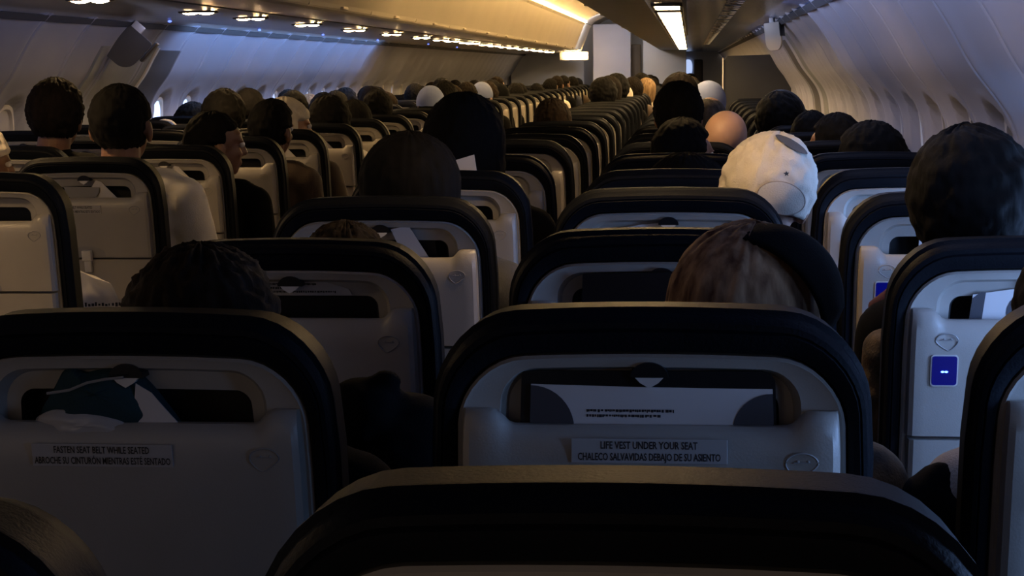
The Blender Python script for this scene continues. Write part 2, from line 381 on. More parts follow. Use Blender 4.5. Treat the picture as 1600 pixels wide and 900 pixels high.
# ================================================================== OVERHEAD BINS
def bin_mesh(s, L, body=True):
    g = G()
    a = [(.624, 1.662), (.640, 1.652), (.70, 1.650), (.93, 1.648), (1.10, 1.70), (1.10, 2.04), (.47, 2.052)]
    dd = [(.618, 1.668), (.606, 1.72), (.585, 1.80), (.550, 1.90), (.505, 1.99), (.462, 2.045)]
    if body:
        n = len(a); g.add([(s * q[0], 0, q[1]) for q in a] + [(s * q[0], L, q[1]) for q in a], [tuple(range(n)), tuple(range(n, 2 * n))] + [(i, (i + 1) % n, (i + 1) % n + n, i + n) for i in range(n)])
    else:
        prf = dd + [(q[0] + .02, q[1]) for q in dd[::-1]]; n = len(prf)
        g.add([(s * q[0], .008, q[1]) for q in prf] + [(s * q[0], L - .008, q[1]) for q in prf], [tuple(range(n)), tuple(range(n, 2 * n))] + [(i, (i + 1) % n, (i + 1) % n + n, i + n) for i in range(n)])
    return g
BL = 1.56
protos = {}
for s in (-1, 1):
    side = 'far side of the aisle' if s < 0 else 'near side of the aisle, above the camera'
    k = 0; y = -1.5
    while y < 27.9:
        if s not in protos:
            o = thing('overhead_bin', '', 'overhead bin', (CX, y, 0)); protos[s] = o
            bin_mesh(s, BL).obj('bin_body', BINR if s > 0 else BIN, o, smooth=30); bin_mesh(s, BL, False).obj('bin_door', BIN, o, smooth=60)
            h = G(); h.box(min(s * .600, s * .622), max(s * .600, s * .622), BL / 2 - .06, BL / 2 + .06, 1.668, 1.682, b=.003); h.obj('bin_latch', BIN, o)
        else: o = copy_tree(protos[s]); o.location = (CX, y, 0)
        tag(o, ('cream overhead bin across the aisle' if s < 0 else 'overhead bin with shaded bottom beside the lamp strip') + ', ' + ORD[k] + ' in its row', 'overhead bin', 'overhead bins on the ' + ('far' if s < 0 else 'near') + ' side of the aisle')
        y += BL; k += 1
# cove light tubes on top of each bin row, one per bin
k = 0; y = 9.42; cproto = {}
while y < 25.5:
    for s in (-1, 1):
        if s < 0 and y < 12.5: continue
        if s not in cproto:
            o = thing('cove_light', '', 'light', (CX, y, 0)); cproto[s] = o
            g = G(); g.tube([(s * .452, .02, 2.070), (s * .452, BL - .02, 2.070)], .010, 10); g.obj('light_tube', COVE, o)
            g = G(); g.box(min(s * .464, s * .474), max(s * .464, s * .474), 0, BL, 2.052, 2.085, b=.002); g.obj('light_holder', PALE, o)
        else: o = copy_tree(cproto[s]); o.location = (CX, y, 0)
        tag(o, 'amber cove light tube over the ' + ('far-side' if s < 0 else 'near-side') + ' bins, ' + ORD[k] + ' one ahead', 'light', 'cove lights over the ' + ('far-side' if s < 0 else 'near-side') + ' bins')
    y += BL; k += 1
# double reading lamps under the far-side bins
def oval_ring(cx, cy, a, b, z0, z1, r=.006, n=24):
    return None
def spot(loc, rot, e, ang, col=(1, .62, .28), blend=.7):      # the lamp's own beam
    l = bpy.data.lights.new('lamp_beam', 'SPOT'); l.energy = e; l.spot_size = ang; l.spot_blend = blend; l.color = col; l.shadow_soft_size = .04
    o = bpy.data.objects.new('lamp_beam', l); COL.objects.link(o); o.location = (loc[0], loc[1], loc[2] - .03); o.rotation_euler = rot; return o
LY = [1.9, 3.3, 4.7, 6.07, 7.45, 8.36, 9.62, 11.0, 12.4, 13.8, 14.9, 15.6, 16.6, 17.1, 18.2, 19.0, 20.1, 21.0, 22.2, 23.2, 24.4, 25.4, 26.6]
lp = None
for k, y in enumerate(LY):
    if lp is None:
        lp = o = thing('reading_lamp', '', 'lamp', (CX - 1.02, y, 1.627))
        g = G()
        for dx in (-.036, .036): g.ell((dx, 0, -.002), (.036, .030, .012), seg=24, rings=8)
        g.obj('lens', LAMP, o, 60)
        g = G(); g.tube([(.084 * math.cos(t), .046 * math.sin(t), -.001) for t in [2 * PI * i / 36 for i in range(36)]], .006, 8, True); g.obj('bezel', DARKP, o, 60)
    else: o = copy_tree(lp); o.location = (CX - 1.02, y, 1.627)
    if k < 6: spot(o.location, (0, 0, 0), 11.0, 2.2)
    tag(o, ('glowing double oval lamp under the far-side bins, ' + ORD[k - 3] + ' from the upper frame edge') if k > 2 else 'double oval lamp under the far-side bins, ' + ('nearest', 'second', 'third', 'fourth')[k] + ' of those above the frame', 'lamp', 'lamps under the far-side bins')
for y, dst, e in ((3.05, (.16, 3.45, 1.2), .85), (5.25, (.13, 5.65, 1.2), 1.7)):   # two reading lamps over the near seats, above the frame
    o = copy_tree(lp); o.location = (-.098, y, 1.627)
    d_ = Vector(dst) - Vector((-.098, y, 1.6)); spot(o.location, d_.to_track_quat('-Z', 'Y').to_euler(), e, 1.0)
    tag(o, 'reading lamp over the near seats aimed at the ' + ('cream cap' if y < 4 else 'bald head'), 'lamp')
# bright lamp at the end of the far-side bins
o = thing('end_wall_lamp', 'wide warm lamp glowing where the far-side bins end', 'lamp', (CX - .70, 28.0, 1.57))
g = G(); g.box(-.20, .17, -.03, .03, -.04, .05, b=.015); g.obj('lens', STRIP, o)
g = G(); g.box(-.28, .19, .03, .06, -.07, .07, b=.01); g.obj('housing', PALE, o)
# strip lamps under the near-side bins
k = 0; y = 7.30; sp = None
while y < 23.8:
    L_ = .52 if k == 0 else 1.30
    if k < 2:
        o = thing('strip_lamp', '', 'lamp', (-.098, y, 1.625))
        g = G(); g.box(-.052, .052, 0, L_, -.008, .004, b=.003)
        g.obj('diffuser', STRIP, o)
        g = G(); g.box(-.066, -.054, -.01, L_ + .01, -.010, .004, b=.002); g.box(.054, .066, -.01, L_ + .01, -.012, .004, b=.002); g.box(-.066, .066, -.02, -.002, -.010, .004, b=.002); g.obj('frame', DARKP, o)
        if k == 1: sp = o
    else: o = copy_tree(sp); o.location = (-.098, y, 1.625)
    tag(o, 'bright warm strip lamp under the near-side bins, ' + ORD[k] + ' of the glowing line from the top', 'lamp', 'strip lamps under the near-side bins')
    y += L_ + (.30 if k == 0 else .05); k += 1
g = G(); g.box(-.03, -.014, 5.4, 13.0, 1.600, 1.628, b=.003); struct(g.obj('trim_10', DARKP))
# air nozzles of the near-side service panel
np_ = None; k = 0; y = 6.2
while y < 20:
    for q in range(3):
        yy = y + q * .20; cxn = .185
        if np_ is None:
            np_ = o = thing('air_nozzle', '', 'air nozzle', (cxn, yy, 1.634))
            g = G(); g.tube([(.032 * math.cos(t), .032 * math.sin(t), -.008) for t in [2 * PI * i / 28 for i in range(28)]], .005, 8, True); g.obj('ring', METAL, o, 60)
            g = G(); g.ell((0, 0, -.004), (.019, .019, .010), seg=20, rings=8); g.obj('ball', DARKP, o, 60)
        else: o = copy_tree(np_); o.location = (cxn, yy, 1.634)
        tag(o, 'metal-rimmed air nozzle over the near seats, ' + ('nearest', 'middle', 'farthest')[q] + ' of the ' + ORD[k] + ' trio', 'air nozzle', 'air nozzles over the near seats')
    y += .745; k += 1
# blue reflections on the far-side service panel, put in as tiny glowing spots
for i, (x, y) in enumerate(((-2.62, 8.6), (-2.66, 10.6), (-2.60, 12.2), (-2.64, 14.6), (-2.60, 17.2), (-2.66, 19.8))):
    g = G(); g.ell((0, 0, 0), (.010, .014, .006), seg=12, rings=6)
    tag(g.obj('blue_reflection', BLUE_REFL, smooth=60, loc=(x, y, 1.622)), 'tiny blue reflection on the far-side panel, ' + ORD[i] + ' from the camera', 'reflection', 'blue reflections')
# folding screens hanging from the service panels
def monitor(x, y, s, label, m, rot, sc=(1, 1, 1), z=1.61):
    o = thing('folding_screen', label, 'screen', (x, y, z)); o.rotation_euler = rot; o.scale = sc
    g = G(); loft([rr(.105, .0, -.19, .012, .07, yy, K=6) for yy in (-.014, -.016, .010, .014)], g); g.obj('screen_panel', m, o)
    g = G(); g.box(-.03, .03, -.012, .03, -.01, .035, b=.005); g.obj('hinge_arm', PALE, o)
    g = G(); g.box(.112, .128, -.05, .05, -.10, .02, b=.006); g.obj('bracket', DARKP, o)
monitor(-2.70, 8.30, -1, 'dark folding screen hanging under the far-side bins before the exit door', DARKP, (0, .74, .2), (1, 1, 1), 1.575)
monitor(.445, 9.6, 1, 'cream-lit folding screen hanging beside the near side wall', BIN, (0, -.12, -.3), (.42, 1, .8), 1.60)  # cream material carries the warm lamp light falling on this screen
# ================================================================== SEATS
T = 1.13
SH = .15
def fn(x, y, z):                                   # recline and slight widening of the seat back
    k = 1 - .045 * (1 - sm(.0, .16, T - z))
    return (x * k, y + SH * (T - z), z)
PITCH_ROW, D1 = .745, .957
XC = {'A': -2.75, 'B': -2.22, 'C': -1.69, 'D': -.58, 'E': -.0385, 'F': .492}
def seat_row_y(r): return D1 + PITCH_ROW * (r - 1)
def ztop(x): return T - .098 - .016 * (1 - sm(.134, .156, abs(x)))
def cover_mesh(zb, w, dep, dip=True, zt=None):
    xs = [-w, -w, -w + .002, -w + .008, -w + .018, -.158, -.151, -.145, -.139, -.133] + [-.11 + .022 * i for i in range(11)] + [.133, .139, .145, .151, .158, w - .018, w - .008, w - .002, w, w]
    S = [0, .45, .75, .95, 1] + [1] * (len(xs) - 10) + [1, .95, .75, .45, 0]
    offs = [0, 0, .003, .009, .018, .030, .045, .08]; Dp = [0, .35, .55, .72, .86, .96, 1.0, 1.0]
    g = G(); n = len(xs); v = []; f_ = []
    for o_, dd in list(zip(offs, Dp)) + [(None, 1.0), ('e', 1.0), ('f', .1)]:
        for x, s_ in zip(xs, S):
            top = ztop(x) if dip else zt
            z = top - o_ if isinstance(o_, (int, float)) else (zb + .004 if o_ is None else zb)
            if not dip: dd_ = {0: 0}.get(o_, 1.0 if o_ != 'f' else .1) 
            else: dd_ = dd
            v.append((x, -.004 - dep * dd_ * s_ , z))
    rows = len(v) // n
    for i in range(rows - 1):
        for j in range(n - 1): f_.append((i * n + j, i * n + j + 1, (i + 1) * n + j + 1, (i + 1) * n + j))
    g.add(v, f_); return g
def heart(cx, cz, s_, y, rad):
    P = []
    for i in range(28):
        t = 2 * PI * i / 28; x = .0155 * math.cos(t); z = .0105 * math.sin(t)
        if math.sin(t) < 0: x *= 1 - .55 * abs(math.sin(t)) ** 1.5; z *= 1.35; x -= s_ * .003 * abs(math.sin(t))
        P.append((cx + x, y, cz + z))
    return P
M_ = {}
g = G(); loft([rr(.12, T - .09, .50, .06, .05, .130), rr(.17, T - .035, .455, .07, .05, .125), rr(.20, T - .012, .44, .075, .05, .102, .004), rr(.214, T, .43, .08, .04, .06, .008), rr(.215, T, .43, .08, .04, .022, .010),
    rr(.2175, T + .002, .43, .082, .04, .015, .010), rr(.2175, T + .002, .43, .082, .04, .009, .010), rr(.2135, T - .003, .432, .08, .04, .004, .010), rr(.213, T - .005, .432, .08, .04, -.003, .010), rr(.210, T - .011, .434, .078, .04, -.0105, .009),
    rr(.206, T - .0165, .436, .075, .04, -.0125, .009), rr(.2045, T - .0185, .436, .074, .04, -.0105, .008), rr(.203, T - .0205, .436, .073, .04, -.0135, .008), rr(.197, T - .032, .44, .068, .04, -.0125, .007), rr(.1925, T - .040, .444, .066, .04, -.008, .006),
    rr(.191, T - .042, .446, .065, .04, .004, .006), rr(.190, T - .043, .447, .065, .04, .052, .006)], g)
M_['backrest'] = g.obj('backrest', LEATHER, fn=fn).data
g = G(); mis = [0, 0, 0, 0, 0, 0, 0, 1, 1]
loft([rr(.1905, T - .0425, .448, .065, .04, .010, .006), rr(.1900, T - .0430, .45, .065, .04, -.006, .006), rr(.1870, T - .0460, .452, .062, .04, -.0095, .006), rr(.1830, T - .0490, .455, .060, .04, -.0075, .006),
    rr(.1480, T - .0560, T - .150, .034, .04, -.006, .003), rr(.1465, T - .0575, T - .150, .034, .04, -.001, .003), rr(.1410, T - .0610, T - .150, .032, .036, .010, .003), rr(.127, T - .082, T - .150, .016, .02, .013, .001), rr(.1240, T - .0835, T - .150, .014, .02, .017, .001), rr(.122, T - .084, T - .150, .012, .02, .050, .001)], g, False, True, mis)
M_['back_shell'] = g.obj('back_shell', SHELL, fn=fn, mats=[SHELL, POCKET]).data
M_['pocket_cover'] = cover_mesh(T - .283, .1835, .028).obj('pocket_cover', BOXP, fn=fn, smooth=30).data
M_['tray_table'] = cover_mesh(.50, .181, .026, False, T - .2865).obj('tray_table', BOXP, fn=fn, smooth=30).data
g = G(); g.box(-.014, .014, -.047, -.030, T - .292, T - .262, b=.003); g.box(-.010, .010, -.043, -.030, T - .325, T - .292, b=.003); M_['tray_latch'] = g.obj('tray_latch', PALE, fn=fn).data
g = G(); P = [(.052 * math.cos(t), -.0326, T - .281 + .030 * abs(math.sin(t)) ** .7) for t in [PI * i / 16 for i in range(17)]]
g.add(P + [(p[0], -.031, p[2]) for p in P], [tuple(range(17)), tuple(range(17, 34))] + [(i, (i + 1) % 17, (i + 1) % 17 + 17, i + 17) for i in range(17)]); M_['latch_recess'] = g.obj('latch_recess', EMB, fn=fn, smooth=0).data
g = G(); P = [(.019 * math.cos(t), -.0105, T - .066 + .015 * math.sin(t)) for t in [PI * i / 14 for i in range(15)]]
g.add(P + [(p[0], .012, p[2]) for p in P], [tuple(range(15)), tuple(range(15, 30))] + [(i, (i + 1) % 15, (i + 1) % 15 + 15, i + 15) for i in range(15)])
M_['coat_hook'] = g.obj('coat_hook', TAB, fn=fn, smooth=0).data
g = G(); g.add([(-.014, -.012, T - .066), (.014, -.012, T - .066), (.009, -.013, T - .071), (0, -.014, T - .076), (-.009, -.013, T - .071)] + [(-.014, -.004, T - .066), (.014, -.004, T - .066), (.009, -.004, T - .071), (0, -.004, T - .076), (-.009, -.004, T - .071)],
    [(0, 1, 2, 3, 4), (9, 8, 7, 6, 5)] + [(i, (i + 1) % 5, (i + 1) % 5 + 5, i + 5) for i in range(5)]); M_['hook_tongue'] = g.obj('hook_tongue', PALE, fn=fn, smooth=0).data
for nm, cx_, s_ in (('latch_emblem', .146, 1), ('latch_emblem_f', -.133, -1)):
    g = G(); zc = T - .147 if s_ > 0 else T - .142
    g.tube(heart(cx_, zc, s_, -.0322, .0008), .0009, 6, True); g.tube([(cx_ - .008, -.0324, zc + .001), (cx_ + .008, -.0324, zc + .001)], .0007, 6)
    g.ell((cx_ - .004, -.0322, zc + .002), (.0016, .0010, .0016), seg=8, rings=6); g.ell((cx_ + .006, -.0322, zc + .002), (.0016, .0010, .0016), seg=8, rings=6)
    M_[nm] = g.obj('latch_emblem', EMB, fn=fn).data
g = G(); loft([rr(.019, T - .162, T - .208, .005, .005, y, cx=-.135, K=4, NT=4, NS=4) for y in (-.031, -.0345, -.0345)], g); M_['usb_bezel'] = g.obj('usb_bezel', PALE, fn=fn).data
g = G(); loft([rr(.0172, T - .1638, T - .2062, .004, .004, y, cx=-.135, K=4, NT=4, NS=4) for y in (-.034, -.0353)], g); M_['usb_socket'] = g.obj('usb_socket', BLUEP, fn=fn).data
g = G(); g.ell((-.1375, -.0356, T - .1865), (.0026, .0008, .0014), seg=10, rings=6); g.ell((-.1325, -.0356, T - .1865), (.0026, .0008, .0014), seg=10, rings=6); M_['led'] = g.obj('indicator_led', BLUEL, fn=fn).data
g = G(); g.box(-.215, .215, .20, .66, .33, .45, b=.035); M_['seat_cushion'] = g.obj('seat_cushion', LEATHER).data
def arm(x):
    g = G(); g.box(x - .022, x + .022, .20, .58, .60, .645, b=.012); g.cap((x, .20, .62), (x, .24, .47), .018, .018); return g
M_['arm_r'] = arm(.268).obj('armrest', DARKP).data; M_['arm_l'] = arm(-.268).obj('armrest', DARKP).data
g = G(); g.tube([(0, .24, 0), (0, .26, .20), (0, .24, .34)], .018, 8); g.tube([(0, .58, 0), (0, .55, .20), (0, .58, .34)], .018, 8); g.box(-.02, .02, .24, .58, .02, .04, b=.004); M_['leg'] = g.obj('leg', METAL).data
g = G(); g.box(-.075, .075, -.0335, -.0318, T - .158, T - .1335, b=.0004); M_['sticker'] = g.obj('sticker', STICK, fn=fn, smooth=0).data
def sticker_text(lines):
    t = text_mesh(lines, .0105, 0, .0118); return t
tm1 = sticker_text([('LIFE VEST UNDER YOUR SEAT', .093), ('CHALECO SALVAVIDAS DEBAJO DE SU ASIENTO', .137)])
tm2 = sticker_text([('FASTEN SEAT BELT WHILE SEATED', .102), ('ABROCHE SU CINTURÓN MIENTRAS ESTÉ SENTADO', .145)])
fl = lambda x, y, z: fn(x, -.0335 + y, z + T - .1400)
M_['text1'] = tm1.obj('lettering', INK, fn=fl, smooth=0).data
M_['text2'] = tm2.obj('lettering', INK, fn=fl, smooth=0).data
for o in list(COL.objects):
    if o.type == 'MESH' and o.parent is None and 'kind' not in o and 'category' not in o and o.data in M_.values(): bpy.data.objects.remove(o)
# per-seat measured differences in recline (m, towards the camera is negative) and height
TW = {('E', 1): (-.03, 0), ('E', 2): (-.06, .0), ('D', 1): (.02, -.035), ('D', 2): (.005, -.016), ('D', 3): (0, -.014), ('D', 4): (0, -.006), ('F', 3): (0, -.012), ('D', 7): (0, .01), ('E', 3): (-.08, .008), ('E', 4): (-.05, .012)}
COLTXT = {'A': 'window column across the aisle', 'B': 'middle column across the aisle', 'C': 'aisle column across the aisle', 'D': 'aisle column on the near side', 'E': 'middle column on the near side', 'F': 'window column on the near side'}
seen_first = {'A': 9, 'B': 6, 'C': 5, 'D': 1, 'E': 1, 'F': 1}
EXTRA = {('E', 1): 'grey-shelled seat back cut by the lower frame edge, nearest of all', ('E', 2): 'seat back with the LIFE VEST sticker and white safety card', ('D', 2): 'seat back with the FASTEN SEAT BELT sticker and teal bag in its pocket',
         ('D', 1): 'dark seat back corner poking into the lower corner below the FASTEN SEAT BELT seat', ('F', 1): 'seat back just outside the frame beside the nearest seat', ('F', 2): 'seat back cut by the frame edge beside the beige-sleeved passenger', ('F', 3): 'blue-lit seat back with the larger blue USB socket below the big black hair',
         ('F', 4): 'blue-lit seat back with the smaller blue USB socket beside the scarfed woman', ('E', 3): 'seat back with a black booklet in its pocket before the scarfed woman', ('D', 3): 'seat back with a printed label inside its empty pocket',
         ('E', 4): 'seat back with grey papers in its pocket beside the cream cap', ('C', 5): 'seat back cut by the frame edge across the aisle, nearest on that side', ('C', 6): 'seat back before the white-shirted passenger, folded paper in its pocket'}
SEATS = []
def make_seat(c, r):
    dy, dz = TW.get((c, r), (0, 0)); y = seat_row_y(r) + dy
    if (c, r) in EXTRA: lab, grp = EXTRA[(c, r)], None
    elif y < 15: lab, grp = 'grey seat back, ' + ORD[r - seen_first[c]] + ' ahead in the ' + COLTXT[c], None
    else: lab, grp = 'tiny distant seat back near the far bulkhead, in the ' + COLTXT[c], 1
    o = thing('airline_seat', lab, 'seat', (XC[c], y, 0), 'distant seats in the ' + COLTXT[c] if grp else 'airline seats')
    def P(name, key=None, parent=None): return link(name, M_[key or name], parent or o, None)
    parts = []
    lg = P('leg'); lg.location.x = -.15; lg2 = P('leg'); lg2.location.x = .15
    b = P('backrest'); s_ = P('back_shell'); q = P('pocket_cover'); parts = [b, s_, q]
    if y < 16: parts.append(P('seat_cushion'))
    if y < 8.5:
        parts += [P('tray_table')] + ([P('tray_latch'), P('latch_recess')] if r > 2 else [])
        parts += [P('latch_emblem', 'latch_emblem_f' if c == 'F' else None)]
        parts += [P('armrest', 'arm_r')]
        if c in 'AD': parts.append(P('armrest', 'arm_l'))
        h = P('coat_hook'); parts.append(h); parts.append(P('hook_tongue', None))
        if c == 'F':
            z = P('usb_socket'); zb = P('bezel', 'usb_bezel', z); led = P('indicator_led', 'led', z); led['label'] = 'bright blue light'; parts += [z]; zb.parent = z
    for p in parts: p.location.z += dz
    if (c, r) in (('E', 2), ('D', 2), ('C', 6), ('C', 7), ('D', 5)):
        st = P('sticker'); st.location.z = dz; lt = P('lettering', 'text1' if c == 'E' else 'text2', st)
        if c != 'E': st.location.x = -.025
        else: st.location.z += .010; st.location.y = -.0015
    SEATS.append((c, r, o)); return o
for c in 'ABCDEF':
    for r_ in range(1, 36):
        y = seat_row_y(r_); x = XC[c]
        if (x + .22) / y < -.425 or (x - .22) / y > .33: continue
        if c == 'F' and y > 13.0: continue
        make_seat(c, r_)
# ---- things in the seat pockets
def pocket_item(c, r, name, label, cat, quad, m, y0=.022, th=.0016, tilt=0.0, smooth=0):
    """sheet standing in a seat pocket, outline in seat-back coordinates (x, depth below the top edge)"""
    dy, dz = TW.get((c, r), (0, 0)); Y = seat_row_y(r) + dy
    g = G(); n = len(quad)
    z0 = min(-q[1] for q in quad)
    v = [fn(x, y0 + tilt * (-d - z0), T - d) for x, d in quad] + [fn(x, y0 + th + tilt * (-d - z0), T - d) for x, d in quad]
    g.add(v, [tuple(range(n)), tuple(range(n, 2 * n))] + [(i, (i + 1) % n, (i + 1) % n + n, i + n) for i in range(n)])
    o = g.obj(name, m, None, smooth, (XC[c], Y, dz))
    if cat: tag(o, label, cat)
    return o
def disc(cx, cz, rad, a0, a1, n=14, ctr=True):
    P = [(cx + rad * math.cos(a0 + (a1 - a0) * i / n), cz + rad * math.sin(a0 + (a1 - a0) * i / n)) for i in range(n + 1)]
    return ([(cx, cz)] if ctr else []) + P
card = pocket_item('E', 2, 'safety_card', 'white safety card standing in the pocket above the LIFE VEST sticker', 'card', [(-.118, .074), (.0, .0765), (.121, .0775), (.121, .128), (-.118, .128)], PAPER, -.0065)
def print_on(card_, quad, m, name='printed_patch', yy=-.0070, **k):
    n = len(quad); g = G(); g.add([fn(x, yy, T - d) for x, d in quad], [tuple(range(n))]); o = g.obj(name, m, card_, 0); return o
q = [(-.118, .075)] + [(-.118 + .044 * math.sin(a), .120 - .045 * math.cos(a)) for a in [PI / 2 * i / 10 for i in range(11)]] + [(-.118, .12)]
print_on(card, q, CARDG)
q = [(.121, .082)] + [(.121 - .040 * math.sin(a), .120 - .038 * math.cos(a)) for a in [PI / 2 * i / 10 for i in range(11)]] + [(.121, .12)]
print_on(card, q, CARDG)
# lines of small print on the card (short ink strokes as unreadable as in the photograph)
def print_lines(card_, x0, d0, rows, yy=-.0070, seed=1, hh=.0032, gap=.0052):
    rnd = random.Random(seed); g = G()
    for i, w_ in enumerate(rows):
        x = x0
        while x < x0 + w_:
            a = rnd.uniform(.0012, .004); b = a * rnd.uniform(.55, .9); z = d0 + gap * i; h1 = hh * rnd.uniform(.6, 1)
            g.add([fn(x, yy, T - z), fn(x + b, yy, T - z), fn(x + b, yy, T - z - h1), fn(x, yy, T - z - h1)], [(0, 1, 2, 3)]); x += a
    return g.obj('small_print', INK, card_, 0)
print_lines(card, -.062, .099, [.086, .070])
boo = pocket_item('E', 2, 'folded_booklet', 'dark folded booklet standing behind the white safety card', 'booklet', [(-.126, .0615), (.112, .0605), (.120, .063), (.124, .070), (.124, .128), (-.128, .128), (-.128, .066)], TAB, -.0035, .006)
# black booklet and card in the third seat of the middle column
bo = pocket_item('E', 3, 'black_booklet', 'black booklet lying across the pocket before the scarfed woman', 'booklet', [(-.112, .060), (.03, .056), (.10, .058), (.10, .100), (-.112, .103)], TAB, -.014, .008)
cd2 = pocket_item('E', 3, 'safety_card', 'grey and white card under the black booklet', 'card', [(-.114, .100), (-.05, .095), (.12, .101), (.12, .130), (-.114, .130)], CARDG, -.0075)
print_on(cd2, [(-.025, .108), (.06, .108), (.06, .135), (-.005, .135), (-.012, .118)], PAPER, 'white_patch', yy=-.0080)
# the rest: (seat, outline, material)
pocket_item('D', 4, 'folded_paper', 'white paper leaning out of the pocket behind the curly brown head', 'paper', [(.020, .060), (.055, .052), (.095, .124), (.095, .135), (.05, .135)], PAPER, .002, tilt=-.1)
pocket_item('D', 4, 'black_card', 'black card beside the white leaning paper', 'card', [(.07, .064), (.100, .066), (.104, .13), (.07, .13)], TAB, .018)
pocket_item('D', 5, 'folded_paper', 'pale paper tilted out of the pocket below the hooded passenger', 'paper', [(-.03, .068), (.030, .054), (.052, .110), (.05, .135), (-.03, .135)], PAPER, .004)
for (c_, r_), what in {('C', 6): 'before the white-shirted passenger', ('C', 7): 'one row ahead of the white-shirted passenger', ('C', 9): 'before the cream-capped passenger', ('C', 10): 'one row past the cream-capped passenger'}.items():
    p_ = pocket_item(c_, r_, 'folded_paper', 'folded triangular paper in the pocket ' + what, 'paper', [(-.02, .13), (.030, .066), (.045, .070), (.10, .130)], PAPER, .006)
    pocket_item(c_, r_, 'grey_disc_card', 'round-edged grey card tucked in the pocket ' + what, 'card', [(-.075, .082)] + [(-.012 + .052 * math.cos(a), .085 + .042 * math.sin(a)) for a in [PI * i / 10 for i in range(11)]][::-1], EMB, .0005)
pocket_item('F', 3, 'safety_card', 'white card with round slate patches in the blue-lit pocket', 'card', [(-.096, .080), (-.04, .072), (.12, .074), (.12, .135), (-.10, .135)], PAPER, .006)
F3C = bpy.data.objects[-1] if False else [o for o in COL.objects if o.name.startswith('safety_card')][-1]
print_on(F3C, [(-.096, .085), (-.085, .076), (-.078, .076), (-.082, .130), (-.10, .130)], CARDG, yy=.0055)
print_on(F3C, [(-.016 + .032 * math.cos(a), .106 + .031 * math.sin(a)) for a in [2 * PI * i / 24 for i in range(24)]], CARDG, yy=.0055)
pocket_item('F', 4, 'safety_card', 'blue-tinted card in the pocket beside the big black hair', 'card', [(-.074, .072), (.10, .072), (.10, .14), (-.074, .14)], PAPER, .006)
pocket_item('E', 4, 'crumpled_paper', 'crumpled grey paper in the pocket beside the cream cap', 'paper', [(-.13, .085), (-.10, .075), (-.05, .066), (-.02, .064), (.0, .085), (.0, .13), (-.13, .13)], PAPER, .004)
lb = pocket_item('D', 3, 'printed_label', 'printed label stuck inside the pocket behind the brown-haired head', 'label', [(-.10, .062), (.052, .062), (.085, .072), (.09, .082), (-.10, .082)], STICK, .0095, .0008)
print_lines(lb, -.075, .0635, [.11, .07, .14], yy=.0092, seed=5, hh=.0034, gap=.0058)
# teal bag in the FASTEN SEAT BELT seat pocket
def blob_sheet(quad, y0, th, bulge, m, name, c, r, label, cat, parent=None, n=26, wob=.004, seed=0):
    """soft stuffed outline with a bulging front"""
    dy, dz = TW.get((c, r), (0, 0)); cx_ = sum(q[0] for q in quad) / len(quad); cz_ = sum(q[1] for q in quad) / len(quad)
    # resample outline
    P = []; m_ = len(quad)
    for i in range(m_):
        a = quad[i]; b = quad[(i + 1) % m_]
        for k in range(6): P.append((a[0] + (b[0] - a[0]) * k / 6, a[1] + (b[1] - a[1]) * k / 6))
    for _ in range(3): P = [((P[i - 1][0] + 2 * P[i][0] + P[(i + 1) % len(P)][0]) / 4, (P[i - 1][1] + 2 * P[i][1] + P[(i + 1) % len(P)][1]) / 4) for i in range(len(P))]
    rings = []
    for t in [0, .02, .08, .2, .4, .6, .8, .93, 1.0]:
        s_ = 1 - t; yy = y0 - bulge * (1 - (1 - t) ** 2.2) 
        rings.append([fn(cx_ + (x - cx_) * s_, yy + wob * noise.noise(Vector((x * 40 * s_, z * 40, seed + t * 3))) * (1 if t > 0 else 0), T - (cz_ + (z - cz_) * s_)) for x, z in P])
    back = [fn(x, y0 + th, T - z) for x, z in P]
    g = G(); loft([back] + rings, g, True, True)
    o = g.obj(name, m, parent, 60, None if parent else (XC[c], seat_row_y(r) + dy, dz))
    if cat: tag(o, label, cat)
    return o
bagq = [(-.105, .135), (-.102, .105), (-.088, .085), (-.075, .062), (-.066, .056), (-.050, .064), (-.034, .060), (-.012, .056), (.006, .060), (.020, .075), (.040, .105), (.060, .135)]
tb = blob_sheet(bagq, .004, .010, .022, CL['teal'], 'teal_bag', 'D', 2, 'dark teal fabric bag stuffed in the pocket above the FASTEN SEAT BELT sticker', 'bag')
g = G(); g.tube([fn(x, -.018, T - z) for x, z in ((-.085, .082), (-.06, .078), (-.04, .070), (-.02, .066), (.0, .064))], .0016, 6); g.obj('seam', EMB, tb)
blob_sheet([(-.100, .135), (-.103, .110), (-.085, .101), (-.050, .100), (-.015, .108), (.012, .124), (.02, .135)], -.012, .004, .012, STICK, 'bag_tag', 'D', 2, '', None, tb)['label'] = 'pale rounded patch on the bag'
pocket_item('D', 2, 'curved_card', 'pale curved card sticking up beside the teal bag', 'card', [(.010, .072), (.026, .082), (.040, .100), (.055, .118), (.068, .135), (.0, .135)], PAPER, -.010)
